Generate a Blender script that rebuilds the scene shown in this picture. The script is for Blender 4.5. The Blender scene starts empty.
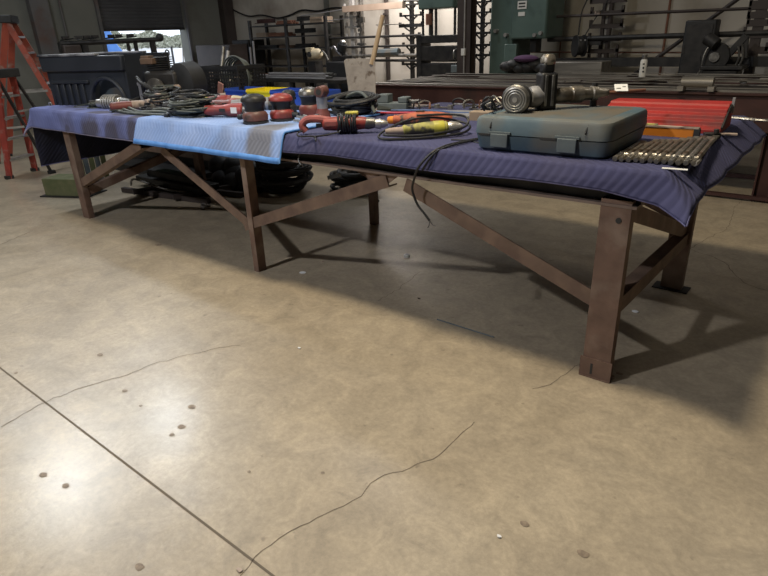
import bpy, bmesh, math, random
from mathutils import Vector, Matrix, Euler, noise
R = math.radians
random.seed(7)
scene = bpy.context.scene
COL = scene.collection
V = Vector

# ------------------------------------------------------------------ camera frame (metres; x along the bench, y to the back, z up)
CAM = V((0.671, -2.388, 1.5))
FW = V((-0.58152572, 0.70881593, -0.39925908))
RT = V((0.7823362, 0.62184355, -0.03550579))
UP = V((-0.22310961, 0.33300236, 0.91615038))
FOC = 580.44
def ray(px, py): return FW*FOC + RT*(px-384) + UP*(288-py)
def onZ(px, py, z=0.0): d = ray(px, py); return CAM + d*((z-CAM.z)/d.z)
def onY(px, py, y): d = ray(px, py); return CAM + d*((y-CAM.y)/d.y)
def onX(px, py, x): d = ray(px, py); return CAM + d*((x-CAM.x)/d.x)

cam_d = bpy.data.cameras.new('camera'); cam = bpy.data.objects.new('camera', cam_d); COL.objects.link(cam)
m = Matrix((RT, UP, -FW)).transposed().to_4x4(); m.translation = CAM
cam.matrix_world = m
cam_d.sensor_width = 36; cam_d.lens = FOC/768*36; cam_d.clip_start = .02; cam_d.clip_end = 400
scene.camera = cam

# ------------------------------------------------------------------ materials
def mat(name, c1, c2=None, scale=6.0, rough=.6, metal=0.0, bump=0.0, bscale=None, detail=6, lo=.35, hi=.65, c3=None, s3=2.0, t3=(.55,.7), emit=0, stretch=None):
    mt = bpy.data.materials.new(name); mt.use_nodes = True
    nt = mt.node_tree; bs = nt.nodes['Principled BSDF']; N = nt.nodes; L = nt.links
    bs.inputs['Roughness'].default_value = rough; bs.inputs['Metallic'].default_value = metal
    tc = N.new('ShaderNodeTexCoord'); src = tc.outputs['Object']
    if stretch:
        mp = N.new('ShaderNodeMapping'); mp.inputs['Scale'].default_value = stretch; L.new(src, mp.inputs[0]); src = mp.outputs[0]
    if c2 is not None:
        no = N.new('ShaderNodeTexNoise'); no.inputs['Scale'].default_value = scale; no.inputs['Detail'].default_value = detail
        L.new(src, no.inputs['Vector'])
        cr = N.new('ShaderNodeValToRGB'); cr.color_ramp.elements[0].position = lo; cr.color_ramp.elements[1].position = hi
        cr.color_ramp.elements[0].color = (*c1, 1); cr.color_ramp.elements[1].color = (*c2, 1)
        L.new(no.outputs['Fac'], cr.inputs[0]); out = cr.outputs[0]
        if c3 is not None:
            n3 = N.new('ShaderNodeTexNoise'); n3.inputs['Scale'].default_value = s3; n3.inputs['Detail'].default_value = 8
            L.new(src, n3.inputs['Vector'])
            r3 = N.new('ShaderNodeMapRange'); r3.inputs['From Min'].default_value = t3[0]; r3.inputs['From Max'].default_value = t3[1]
            L.new(n3.outputs['Fac'], r3.inputs['Value'])
            mx = N.new('ShaderNodeMix'); mx.data_type = 'RGBA'; L.new(r3.outputs[0], mx.inputs['Factor'])
            L.new(out, mx.inputs['A']); mx.inputs['B'].default_value = (*c3, 1); out = mx.outputs['Result']
        L.new(out, bs.inputs['Base Color'])
    else:
        bs.inputs['Base Color'].default_value = (*c1, 1)
    if bump:
        nb = N.new('ShaderNodeTexNoise'); nb.inputs['Scale'].default_value = bscale or scale*4; nb.inputs['Detail'].default_value = 6
        L.new(src, nb.inputs['Vector'])
        bp = N.new('ShaderNodeBump'); bp.inputs['Strength'].default_value = bump; bp.inputs['Distance'].default_value = .01
        L.new(nb.outputs['Fac'], bp.inputs['Height']); L.new(bp.outputs[0], bs.inputs['Normal'])
    if emit:
        bs.inputs['Emission Color'].default_value = (*c1, 1); bs.inputs['Emission Strength'].default_value = emit
    return mt

M = {}
def floor_mat():
    mt = bpy.data.materials.new('polished_concrete'); mt.use_nodes = True
    nt = mt.node_tree; N = nt.nodes; L = nt.links; bs = N['Principled BSDF']
    tc = N.new('ShaderNodeTexCoord')
    def noi(s, d=8, ro=.6, dis=0):
        n = N.new('ShaderNodeTexNoise'); n.inputs['Scale'].default_value = s; n.inputs['Detail'].default_value = d
        n.inputs['Roughness'].default_value = ro; n.inputs['Distortion'].default_value = dis
        L.new(tc.outputs['Object'], n.inputs['Vector']); return n.outputs['Fac']
    def ramp(src, p0, c0, p1, c1):
        r = N.new('ShaderNodeValToRGB'); e = r.color_ramp.elements
        e[0].position = p0; e[1].position = p1; e[0].color = (*c0, 1); e[1].color = (*c1, 1); L.new(src, r.inputs[0]); return r.outputs[0]
    def mix(f, a, b, mode='MIX'):
        x = N.new('ShaderNodeMix'); x.data_type = 'RGBA'; x.blend_type = mode
        if isinstance(f, float): x.inputs['Factor'].default_value = f
        else: L.new(f, x.inputs['Factor'])
        L.new(a, x.inputs['A'])
        if isinstance(b, tuple): x.inputs['B'].default_value = (*b, 1)
        else: L.new(b, x.inputs['B'])
        return x.outputs['Result']
    base = ramp(noi(.9, 9, .62, .4), .3, (.34, .282, .205), .7, (.45, .38, .28))
    mott = ramp(noi(6, 12, .75, .8), .3, (.70, .70, .71), .7, (1.16, 1.15, 1.14))
    c = mix(1.0, base, mott, 'MULTIPLY')
    fine = ramp(noi(42, 8, .75), .35, (.84, .84, .84), .65, (1.1, 1.1, 1.1))
    c = mix(1.0, c, fine, 'MULTIPLY')
    st = N.new('ShaderNodeMapRange'); st.inputs['From Min'].default_value = .58; st.inputs['From Max'].default_value = .74; st.inputs['To Max'].default_value = .4
    L.new(noi(1.6, 8, .65, 1.2), st.inputs['Value'])
    c = mix(st.outputs[0], c, (.16, .14, .11))
    sp = N.new('ShaderNodeMapRange'); sp.inputs['From Min'].default_value = .69; sp.inputs['From Max'].default_value = .76; sp.inputs['To Max'].default_value = .55
    L.new(noi(15, 3, .5), sp.inputs['Value'])
    c = mix(sp.outputs[0], c, (.13, .10, .075))
    L.new(c, bs.inputs['Base Color'])
    rr = N.new('ShaderNodeMapRange'); rr.inputs['From Min'].default_value = .3; rr.inputs['From Max'].default_value = .7
    rr.inputs['To Min'].default_value = .31; rr.inputs['To Max'].default_value = .48
    L.new(noi(2.3, 9, .65), rr.inputs['Value']); L.new(rr.outputs[0], bs.inputs['Roughness'])
    bs.inputs['Coat Weight'].default_value = .35; bs.inputs['Coat Roughness'].default_value = .25
    bp = N.new('ShaderNodeBump'); bp.inputs['Strength'].default_value = .22; bp.inputs['Distance'].default_value = .01
    L.new(noi(9, 10, .7), bp.inputs['Height']); L.new(bp.outputs[0], bs.inputs['Normal'])
    return mt
M['floor'] = floor_mat()

def wall_mat(name, c1, c2, c3):
    mt = mat(name, c1, c2, scale=.8, rough=.85, bump=.12, bscale=14, c3=c3, s3=1.3, t3=(.52, .75), lo=.3, hi=.7)
    return mt
M['wall_tan'] = wall_mat('painted_block_wall_tan', (.42, .39, .34), (.52, .48, .42), (.26, .22, .18))
M['wall_grey'] = wall_mat('painted_wall_grey', (.14, .145, .13), (.185, .185, .165), (.11, .105, .09))
M['ceiling'] = mat('ceiling_paint', (.10, .10, .09), (.13, .125, .115), scale=1, rough=.9)

def blanket_mat(name, c_lo, c_hi, c_stitch, stain, stain_amt, spots=(), fx=150.0, fz=8.0, amp=6.0, sc=.32):
    mt = bpy.data.materials.new(name); mt.use_nodes = True
    nt = mt.node_tree; N = nt.nodes; L = nt.links; bs = N['Principled BSDF']; bs.inputs['Roughness'].default_value = .92
    tc = N.new('ShaderNodeTexCoord'); sep = N.new('ShaderNodeSeparateXYZ'); L.new(tc.outputs['Object'], sep.inputs[0])
    def mth(op, a, b=None):
        n = N.new('ShaderNodeMath'); n.operation = op
        for i, v in enumerate((a, b)):
            if v is None: continue
            if isinstance(v, (int, float)): n.inputs[i].default_value = v
            else: L.new(v, n.inputs[i])
        return n.outputs[0]
    v = mth('SUBTRACT', sep.outputs[1], sep.outputs[2])           # runs on from the top over the drop
    zig = mth('PINGPONG', mth('MULTIPLY', v, fz), 1.0)             # zigzag quilting lines
    ph = mth('ADD', mth('MULTIPLY', sep.outputs[0], fx), mth('MULTIPLY', zig, amp*math.pi))
    w = mth('SINE', ph)
    n1 = N.new('ShaderNodeTexNoise'); n1.inputs['Scale'].default_value = 3; n1.inputs['Detail'].default_value = 8; L.new(tc.outputs['Object'], n1.inputs['Vector'])
    cr = N.new('ShaderNodeValToRGB'); cr.color_ramp.elements[0].position = .35; cr.color_ramp.elements[1].position = .68
    cr.color_ramp.elements[0].color = (*c_lo, 1); cr.color_ramp.elements[1].color = (*c_hi, 1); L.new(n1.outputs['Fac'], cr.inputs[0])
    edge = N.new('ShaderNodeMapRange'); edge.inputs['From Min'].default_value = -.55; edge.inputs['From Max'].default_value = -.95; edge.inputs['To Max'].default_value = sc
    L.new(w, edge.inputs['Value'])
    mx = N.new('ShaderNodeMix'); mx.data_type = 'RGBA'; L.new(edge.outputs[0], mx.inputs['Factor']); L.new(cr.outputs[0], mx.inputs['A']); mx.inputs['B'].default_value = (*c_stitch, 1)
    n2 = N.new('ShaderNodeTexNoise'); n2.inputs['Scale'].default_value = 2.2; n2.inputs['Detail'].default_value = 5; L.new(tc.outputs['Object'], n2.inputs['Vector'])
    r2 = N.new('ShaderNodeMapRange'); r2.inputs['From Min'].default_value = .51; r2.inputs['From Max'].default_value = .62; r2.inputs['To Max'].default_value = stain_amt; L.new(n2.outputs['Fac'], r2.inputs['Value'])
    m2 = N.new('ShaderNodeMix'); m2.data_type = 'RGBA'; L.new(r2.outputs[0], m2.inputs['Factor']); L.new(mx.outputs['Result'], m2.inputs['A']); m2.inputs['B'].default_value = (*stain, 1)
    out = m2.outputs['Result']
    for sx, sv, rx, rv, am in spots:                                  # greasy hand-sized marks worn into the cloth
        dx = mth('DIVIDE', mth('SUBTRACT', sep.outputs[0], sx), rx); dv = mth('DIVIDE', mth('SUBTRACT', v, sv), rv)
        dd = mth('ADD', mth('SQRT', mth('ADD', mth('MULTIPLY', dx, dx), mth('MULTIPLY', dv, dv))), mth('MULTIPLY', mth('SUBTRACT', n1.outputs['Fac'], .5), 2.2))
        r_ = N.new('ShaderNodeMapRange'); r_.inputs['From Min'].default_value = 1.1; r_.inputs['From Max'].default_value = .7; r_.inputs['To Max'].default_value = am; L.new(dd, r_.inputs['Value'])
        mm_ = N.new('ShaderNodeMix'); mm_.data_type = 'RGBA'; L.new(r_.outputs[0], mm_.inputs['Factor']); L.new(out, mm_.inputs['A']); mm_.inputs['B'].default_value = (*stain, 1); out = mm_.outputs['Result']
    L.new(out, bs.inputs['Base Color'])
    bp = N.new('ShaderNodeBump'); bp.inputs['Strength'].default_value = .45; bp.inputs['Distance'].default_value = .002
    L.new(w, bp.inputs['Height']); L.new(bp.outputs[0], bs.inputs['Normal'])
    return mt
M['navy'] = blanket_mat('navy_quilt', (.038, .040, .108), (.060, .064, .152), (.018, .02, .07), (.05, .048, .10), .5)
M['purple'] = blanket_mat('faded_indigo_quilt', (.12, .15, .36), (.18, .21, .46), (.09, .11, .28), (.06, .052, .065), .45, spots=[(-4.28, -.93, .16, .10, .85), (-4.0, -.90, .10, .12, .7), (-3.68, -.93, .10, .13, .85), (-4.75, -.90, .06, .05, .5)], fx=190, fz=10, amp=6.0, sc=.2)
M['sky'] = blanket_mat('light_blue_quilt', (.22, .35, .68), (.31, .43, .75), (.17, .27, .60), (.17, .17, .19), .35, spots=[(-2.17, -.96, .14, .16, .9)], fx=170, fz=12, amp=4.5, sc=.2)
M['black_navy'] = blanket_mat('black_navy_quilt', (.014, .015, .032), (.024, .026, .055), (.008, .008, .018), (.02, .02, .025), .4, fx=150, fz=8, amp=6, sc=.3)
M['sky_bind'] = mat('bright_blue_binding', (.07, .22, .58), (.12, .30, .70), scale=12, rough=.8)
M['navy_bind'] = mat('navy_binding', (.10, .10, .24), (.17, .17, .33), scale=18, rough=.85)
M['indigo_bind'] = mat('faded_binding', (.25, .24, .36), (.17, .17, .30), scale=14, rough=.85)
M['thread'] = mat('white_thread', (.55, .55, .62), rough=.8)

M['leg_steel'] = mat('rusty_red_steel', (.135, .085, .065), (.20, .125, .095), scale=9, rough=.6, metal=.15, bump=.2, c3=(.26, .19, .15), s3=5, t3=(.5, .66))
M['brace_steel'] = mat('worn_brown_steel', (.15, .10, .075), (.225, .15, .11), scale=7, rough=.6, metal=.15, bump=.2, c3=(.14, .09, .07), s3=9, t3=(.5, .66))
M['rail_steel'] = mat('rail_brown_steel', (.17, .125, .105), (.23, .175, .15), scale=8, rough=.55, metal=.2, bump=.15)
M['fab_steel'] = mat('dark_oxide_steel', (.045, .018, .016), (.07, .03, .026), scale=4, rough=.5, metal=.2, bump=.15, c3=(.03, .02, .018), s3=3)
M['bar_steel'] = mat('mill_scale_bar', (.15, .14, .125), (.30, .28, .25), scale=5, rough=.5, metal=.5, bump=.1, stretch=(.3, 3, 3))
M['dark_steel'] = mat('dark_machine_steel', (.022, .022, .024), (.045, .043, .042), scale=8, rough=.5, metal=.4, bump=.1)
M['grey_steel'] = mat('grey_worn_steel', (.13, .125, .12), (.30, .29, .27), scale=14, rough=.42, metal=.75, bump=.2)
M['bright_steel'] = mat('bright_steel', (.45, .44, .42), (.62, .6, .57), scale=20, rough=.35, metal=.7)
M['chisel'] = mat('oily_chisel_steel', (.14, .125, .105), (.34, .31, .27), scale=16, rough=.38, metal=.7, bump=.3, c3=(.10, .07, .045), s3=9)
M['black_rubber'] = mat('black_rubber', (.012, .012, .013), (.03, .03, .032), scale=20, rough=.6)
M['black_plastic'] = mat('black_plastic', (.014, .015, .017), (.026, .027, .03), scale=6, rough=.55)
M['tub'] = mat('charcoal_moulded_plastic', (.020, .025, .036), (.032, .038, .052), scale=3, rough=.45, bump=.05)
M['tub_rim'] = mat('dusty_plastic_rim', (.30, .31, .34), (.05, .055, .07), scale=5, rough=.5, lo=.45, hi=.6)
M['red_tool'] = mat('red_tool_plastic', (.32, .045, .04), (.20, .04, .037), scale=18, rough=.45, c3=(.09, .045, .04), s3=12)
M['dull_red'] = mat('dirty_dull_red', (.22, .06, .055), (.13, .05, .045), scale=14, rough=.5, c3=(.05, .04, .04), s3=12)
M['maroon_sander'] = mat('grimy_maroon', (.11, .05, .045), (.18, .075, .06), scale=14, rough=.5, c3=(.04, .035, .035), s3=14)
M['pink_red'] = mat('sunfaded_red', (.34, .09, .085), (.20, .06, .06), scale=16, rough=.6, c3=(.06, .05, .05), s3=14, t3=(.55, .62))
M['beige_tool'] = mat('beige_dusty_tool', (.42, .34, .29), (.30, .22, .18), scale=18, rough=.7, c3=(.09, .075, .06), s3=11, t3=(.54, .62))
M['yellow'] = mat('yellow_plastic', (.55, .50, .06), (.30, .27, .06), scale=18, rough=.5)
M['tool_yellow'] = mat('dirty_tool_yellow', (.42, .39, .09), (.16, .15, .07), scale=22, rough=.6, c3=(.07, .065, .05), s3=16, t3=(.5, .58))
M['bin_yellow'] = mat('bright_yellow_bin', (.80, .66, .02), rough=.45)
M['bin_blue'] = mat('royal_blue_bin', (.035, .10, .50), (.025, .07, .38), scale=5, rough=.4)
M['orange'] = mat('orange_paint', (.80, .27, .02), (.62, .20, .02), scale=9, rough=.5)
M['orange_tool'] = mat('orange_red_tool', (.52, .12, .05), (.25, .07, .04), scale=22, rough=.6, c3=(.06, .045, .04), s3=14, t3=(.53, .6))
M['red_box'] = mat('red_enamel', (.36, .016, .012), (.27, .014, .011), scale=6, rough=.6, c3=(.14, .02, .018), s3=5)
M['case_blue'] = mat('scuffed_blue_case', (.055, .095, .125), (.095, .145, .175), scale=5, rough=.6, bump=.15, c3=(.13, .12, .10), s3=3.2, t3=(.47, .66))
M['case_dirt'] = mat('dusty_brown_case_top', (.115, .095, .07), (.075, .095, .105), scale=6, rough=.7, bump=.2)
M['case_latch'] = mat('pale_case_latch', (.125, .155, .165), (.10, .12, .13), scale=16, rough=.6)
M['ladder'] = mat('orange_fibreglass', (.40, .085, .05), (.30, .065, .045), scale=9, rough=.5, c3=(.36, .24, .20), s3=9, t3=(.55, .72))
M['ladder_red'] = mat('red_fibreglass', (.38, .06, .045), (.28, .05, .04), scale=9, rough=.5, c3=(.36, .25, .22), s3=11, t3=(.56, .7))
M['alu'] = mat('aluminium', (.5, .5, .5), (.36, .36, .36), scale=12, rough=.4, metal=.6)
M['green'] = mat('machine_green', (.075, .12, .107), (.10, .15, .135), scale=2.2, rough=.45, bump=.05, c3=(.045, .07, .062), s3=3)
M['green_wood'] = mat('mossy_green_paint', (.10, .12, .05), (.16, .16, .08), scale=9, rough=.8, bump=.2)
M['tank_green'] = mat('tank_green', (.03, .065, .045), (.045, .085, .06), scale=4, rough=.5)
M['wood'] = mat('ash_handle_wood', (.36, .26, .16), (.46, .35, .23), scale=5, rough=.6, stretch=(9, 9, 1))
M['dark_wood'] = mat('old_dark_timber', (.07, .05, .035), (.11, .08, .06), scale=4, rough=.8, stretch=(1, 9, 9))
M['tan_board'] = mat('pale_board', (.55, .42, .33), (.46, .34, .26), scale=4, rough=.7)
M['shovel'] = mat('concrete_crusted_blade', (.34, .31, .28), (.27, .24, .215), scale=8, rough=.85, bump=.4, c3=(.12, .09, .07), s3=11, t3=(.55, .66))
M['paper'] = mat('white_paper', (.72, .72, .72), rough=.8)
M['ink'] = mat('black_ink', (.03, .03, .03), rough=.7)
M['pink_tag'] = mat('pink_tag', (.62, .33, .29), (.52, .26, .23), scale=30, rough=.6)
M['cream'] = mat('cream_enamel', (.66, .58, .42), (.5, .42, .28), scale=14, rough=.5)
M['cardboard'] = mat('cardboard', (.34, .26, .19), (.26, .2, .15), scale=6, rough=.8)
M['sheet'] = mat('dull_sheet_metal', (.36, .36, .38), (.27, .27, .29), scale=4, rough=.45, metal=.3)
M['slate'] = mat('roller_door_slate', (.052, .054, .062), (.075, .077, .085), scale=1.5, rough=.6, bump=.05)
M['pilaster'] = mat('dark_grey_paint', (.10, .10, .105), (.13, .125, .125), scale=1.5, rough=.7, c3=(.11, .07, .06), s3=2)
M['column'] = mat('dark_brown_column', (.035, .026, .024), (.055, .042, .038), scale=3, rough=.55, metal=.1)
M['conduit'] = mat('galvanised_conduit', (.27, .26, .25), (.36, .35, .33), scale=9, rough=.45, metal=.4)
M['white_plastic'] = mat('white_plastic', (.66, .65, .62), rough=.5)
M['pale_rack'] = mat('pale_grey_rack_paint', (.42, .41, .40), (.30, .29, .28), scale=9, rough=.5)
M['rust'] = mat('rusty_pipe', (.16, .07, .045), (.24, .11, .07), scale=5, rough=.7)
M['purple_cloth'] = mat('purple_rag', (.07, .03, .08), (.11, .05, .12), scale=5, rough=.9)
M['brown_cloth'] = mat('brown_canvas', (.16, .10, .07), (.10, .07, .05), scale=7, rough=.9)
M['crack'] = mat('crack_dirt', (.13, .105, .08), rough=.9)
M['stain'] = mat('oil_spot', (.15, .115, .085), (.27, .21, .155), scale=60, rough=.6)
M['asphalt'] = mat('pale_yard_concrete', (.62, .61, .60), (.72, .71, .70), scale=.2, rough=.9)
M['leaf'] = mat('winter_foliage', (.30, .32, .24), (.48, .47, .38), scale=2, rough=.9)
M['bark'] = mat('bark', (.12, .1, .08), rough=.9)
M['tarp_blue'] = mat('blue_tarpaulin', (.07, .22, .62), (.12, .30, .75), scale=2, rough=.5)
M['car_dark'] = mat('dark_car_paint', (.05, .05, .06), rough=.3)
M['car_white'] = mat('white_car_paint', (.7, .7, .7), rough=.3)
M['car_red'] = mat('red_car_paint', (.4, .04, .04), rough=.3)
M['red_cable'] = mat('red_cable', (.45, .03, .06), rough=.5)
M['blue_cable'] = mat('blue_cable', (.05, .09, .22), rough=.5)
M['copper'] = mat('brass_metal', (.45, .32, .14), rough=.35, metal=.7)
M['cord'] = mat('black_cord', (.014, .014, .016), rough=.5)
M['cord_grey'] = mat('dusty_grey_green_cord', (.05, .06, .055), (.105, .115, .10), scale=14, rough=.6)

# ------------------------------------------------------------------ mesh builder
class MB:
    def __init__(s): s.bm = bmesh.new()
    def box(s, c, size, rot=None):
        mt = Matrix.Translation(V(c))
        if rot is not None: mt = mt @ (rot.to_matrix().to_4x4() if isinstance(rot, Euler) else rot.to_4x4())
        bmesh.ops.create_cube(s.bm, size=1, matrix=mt @ Matrix.Diagonal((size[0], size[1], size[2], 1)))
        return s
    def bb(s, x0, x1, y0, y1, z0, z1): return s.box(((x0+x1)/2, (y0+y1)/2, (z0+z1)/2), (abs(x1-x0), abs(y1-y0), abs(z1-z0)))
    def frame(s, p0, p1, up=(0, 0, 1)):
        p0, p1 = V(p0), V(p1); d = (p1-p0); L = d.length; d.normalize(); u = V(up)
        if abs(d.dot(u)) > .98: u = V((0, 1, 0))
        sd = d.cross(u).normalized(); u = sd.cross(d).normalized()
        m = Matrix((d, sd, u)).transposed().to_4x4(); m.translation = p0
        return m, L
    def bar(s, p0, p1, w, h, up=(0, 0, 1)):
        m, L = s.frame(p0, p1, up)
        bmesh.ops.create_cube(s.bm, size=1, matrix=m @ Matrix.Translation((L/2, 0, 0)) @ Matrix.Diagonal((L, w, h, 1)))
        return s
    def sect(s, p0, p1, poly, up=(0, 0, 1)):
        """sweep a closed 2D outline (side, up) from p0 to p1"""
        m, L = s.frame(p0, p1, up)
        a = [s.bm.verts.new(m @ V((0, q[0], q[1]))) for q in poly]; b = [s.bm.verts.new(m @ V((L, q[0], q[1]))) for q in poly]
        n = len(poly)
        for i in range(n): s.bm.faces.new((a[i], a[(i+1) % n], b[(i+1) % n], b[i]))
        s.bm.faces.new(a[::-1]); s.bm.faces.new(b)
        return s
    def cyl(s, p0, p1, r0, r1=None, n=14):
        r1 = r0 if r1 is None else r1
        m, L = s.frame(p0, p1)
        rings = []
        for x, r in ((0, r0), (L, r1)):
            rings.append([s.bm.verts.new(m @ V((x, r*math.cos(2*math.pi*k/n), r*math.sin(2*math.pi*k/n)))) for k in range(n)])
        a, b = rings
        for k in range(n): s.bm.faces.new((a[k], a[(k+1) % n], b[(k+1) % n], b[k]))
        s.bm.faces.new(a[::-1]); s.bm.faces.new(b)
        return s
    def lathe(s, prof, p0=(0, 0, 0), axis=(0, 0, 1), n=20, sq=1.0):
        """prof: (distance along axis, radius)"""
        p0 = V(p0); m, _ = s.frame(p0, p0+V(axis))
        rings = []
        for x, r in prof:
            rings.append([s.bm.verts.new(m @ V((x, max(r, 1e-4)*math.cos(2*math.pi*k/n), sq*max(r, 1e-4)*math.sin(2*math.pi*k/n)))) for k in range(n)])
        for a, b in zip(rings, rings[1:]):
            for k in range(n): s.bm.faces.new((a[k], a[(k+1) % n], b[(k+1) % n], b[k]))
        s.bm.faces.new(rings[0][::-1]); s.bm.faces.new(rings[-1])
        return s
    def tube(s, pts, r, n=7, sub=6, closed=False):
        P = [V(p) for p in pts]
        if sub > 1 and len(P) > 2:
            Q = []; m_ = len(P)
            rng = range(m_ if closed else m_-1)
            for i in rng:
                g = lambda k: P[k % m_] if closed else P[min(max(k, 0), m_-1)]
                a, b, c, d = g(i-1), g(i), g(i+1), g(i+2)
                for j in range(sub):
                    t = j/sub
                    Q.append(.5*((2*b)+(-a+c)*t+(2*a-5*b+4*c-d)*t*t+(-a+3*b-3*c+d)*t*t*t))
            if not closed: Q.append(P[-1])
            P = Q
        rings = []; up = None; N_ = len(P)
        for i, p in enumerate(P):
            t = (P[(i+1) % N_]-P[i-1]) if closed else (P[min(i+1, N_-1)]-P[max(i-1, 0)])
            if t.length < 1e-7: t = V((1, 0, 0))
            t.normalize()
            if up is None: up = V((0, 0, 1)) if abs(t.z) < .9 else V((1, 0, 0))
            sd = t.cross(up)
            if sd.length < 1e-4: sd = t.orthogonal()
            sd.normalize(); up = sd.cross(t).normalized()
            rings.append([s.bm.verts.new(p + sd*(r*math.cos(2*math.pi*k/n)) + up*(r*math.sin(2*math.pi*k/n))) for k in range(n)])
        pr = list(zip(rings, rings[1:])) + ([(rings[-1], rings[0])] if closed else [])
        for a, b in pr:
            for k in range(n): s.bm.faces.new((a[k], a[(k+1) % n], b[(k+1) % n], b[k]))
        if not closed: s.bm.faces.new(rings[0][::-1]); s.bm.faces.new(rings[-1])
        return s
    def prism(s, poly, m, h):
        """poly in local xy of matrix m, extruded by h along its z"""
        a = [s.bm.verts.new(m @ V((q[0], q[1], 0))) for q in poly]; b = [s.bm.verts.new(m @ V((q[0], q[1], h))) for q in poly]
        n = len(poly)
        for i in range(n): s.bm.faces.new((a[i], a[(i+1) % n], b[(i+1) % n], b[i]))
        s.bm.faces.new(a[::-1]); s.bm.faces.new(b)
        return s
    def ball(s, c, r, sc=(1, 1, 1), seg=14, rings=9):
        bmesh.ops.create_uvsphere(s.bm, u_segments=seg, v_segments=rings, radius=r, matrix=Matrix.Translation(V(c)) @ Matrix.Diagonal((*sc, 1)))
        return s
    def poly(s, pts):
        s.bm.faces.new([s.bm.verts.new(V(p)) for p in pts]); return s

WM = {}
def link(name, bm, mt, parent=None, world=False, bevel=0, origin=None, smooth=True):
    bm = bm.bm if isinstance(bm, MB) else bm
    if parent is not None and world: bm.transform(WM[parent.name].inverted())
    if parent is None and origin is not None: bm.transform(Matrix.Translation(-V(origin)))
    bmesh.ops.recalc_face_normals(bm, faces=bm.faces[:])
    me = bpy.data.meshes.new(name); bm.to_mesh(me); bm.free()
    if smooth and len(me.polygons):
        me.polygons.foreach_set('use_smooth', [True]*len(me.polygons)); me.set_sharp_from_angle(angle=R(35))
    me.materials.append(M[mt] if isinstance(mt, str) else mt)
    o = bpy.data.objects.new(name, me); COL.objects.link(o)
    if parent is not None:
        o.parent = parent; WM[o.name] = WM[parent.name]
    else:
        if origin is not None: o.location = V(origin)
        WM[o.name] = Matrix.Translation(V(origin) if origin is not None else V((0, 0, 0)))
    if bevel:
        b = o.modifiers.new('bevel', 'BEVEL'); b.width = bevel; b.segments = 2; b.limit_method = 'ANGLE'; b.angle_limit = R(40)
    return o
def tag(o, label, cat, group=None, kind=None):
    o['label'] = label; o['category'] = cat
    if group: o['group'] = group
    if kind: o['kind'] = kind
    return o
def thing(name, label, cat, loc=(0, 0, 0), rz=0, group=None):
    o = bpy.data.objects.new(name, None); COL.objects.link(o); o.empty_display_size = .1
    o.location = loc; o.rotation_euler = (0, 0, rz)
    WM[o.name] = Matrix.Translation(V(loc)) @ Matrix.Rotation(rz, 4, 'Z')
    return tag(o, label, cat, group)
def struct(name, bm, mt, parent=None, **k):
    o = link(name, bm, mt, parent, **k)
    if parent is None: o['kind'] = 'structure'
    return o
def dup(root, loc, rz=0, label=None, group=None, scale=None):
    r = root.copy(); COL.objects.link(r); r.location = loc; r.rotation_euler = (0, 0, rz)
    WM[r.name] = Matrix.Translation(V(loc)) @ Matrix.Rotation(rz, 4, 'Z')
    if scale: r.scale = scale
    if label: r['label'] = label
    if group: r['group'] = group
    for ch in list(root.children):
        c = ch.copy(); COL.objects.link(c); c.parent = r
        for g in list(ch.children):
            d = g.copy(); COL.objects.link(d); d.parent = c
    return r
def ang(w, t, sx=1, sy=1):   # L outline
    p = [(0, 0), (w, 0), (w, t), (t, t), (t, w), (0, w)]
    return [(x*sx, y*sy) for x, y in p]
def chan(w, d, t, sy=1):      # C outline: web w wide at v=0, flanges d deep
    p = [(-w/2, 0), (w/2, 0), (w/2, d), (w/2-t, d), (w/2-t, t), (-w/2+t, t), (-w/2+t, d), (-w/2, d)]
    return [(x, y*sy) for x, y in p]

# ------------------------------------------------------------------ the hall
WX, WY, EX, SY, HZ = -12.6, 8.0, 7.0, -10.0, 6.2
floor = struct('floor', MB().bb(WX, EX, SY, WY, -.1, 0), 'floor', smooth=False)
def strip(pts, w, jag=0, z=.0012):
    mb = MB(); P = [V(p) for p in pts]; Q = []
    for a, b in zip(P, P[1:]):
        n = max(1, int((b-a).length/.03)) if jag else 1
        for k in range(n): Q.append(a.lerp(b, k/n))
    Q.append(P[-1]); Lp = None
    for i, q in enumerate(Q):
        t = (Q[min(i+1, len(Q)-1)]-Q[max(i-1, 0)]).normalized(); sd = V((-t.y, t.x, 0))
        j = V((0, 0, 0)) if not jag else sd*jag*(noise.noise(q*9)+.6*noise.noise(q*31))
        ww = w*(1 if not jag else .55+.9*abs(noise.noise(q*17)))
        c = q+j; a = mb.bm.verts.new((c.x+sd.x*ww/2, c.y+sd.y*ww/2, z)); b = mb.bm.verts.new((c.x-sd.x*ww/2, c.y-sd.y*ww/2, z))
        if Lp: mb.bm.faces.new((Lp[0], Lp[1], b, a))
        Lp = (a, b)
    return mb
link('expansion_joint', strip([(WX, -1.636, 0), (EX, -1.636, 0)], .0085), 'crack', floor)
link('expansion_joint', strip([(-8.9, SY, 0), (-8.9, WY, 0)], .011), 'crack', floor)
for pts, w in (([(0, 427), (30, 410), (47, 401), (75, 390), (120, 377), (160, 362), (200, 352), (240, 345)], .0045),
            ([(255, 557), (280, 540), (300, 525), (325, 515), (360, 495), (384, 475), (434, 460), (459, 437), (474, 422)], .004),
            ([(534, 390), (554, 382), (584, 362), (589, 350)], .004),
            ([(690, 249), (720, 260), (732, 271), (743, 283), (758, 289), (775, 292)], .005),
            ([(690, 249), (705, 239), (728, 229), (735, 207), (742, 200)], .004),
            ([(380, 300), (400, 288), (420, 272)], .004), ([(0, 245), (12, 240), (30, 232)], .008),
            ([(255, 557), (250, 567), (240, 576), (225, 590)], .003)):
    link('crack', strip([onZ(*p) for p in pts], w*.9, jag=.02), 'crack', floor)
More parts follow.
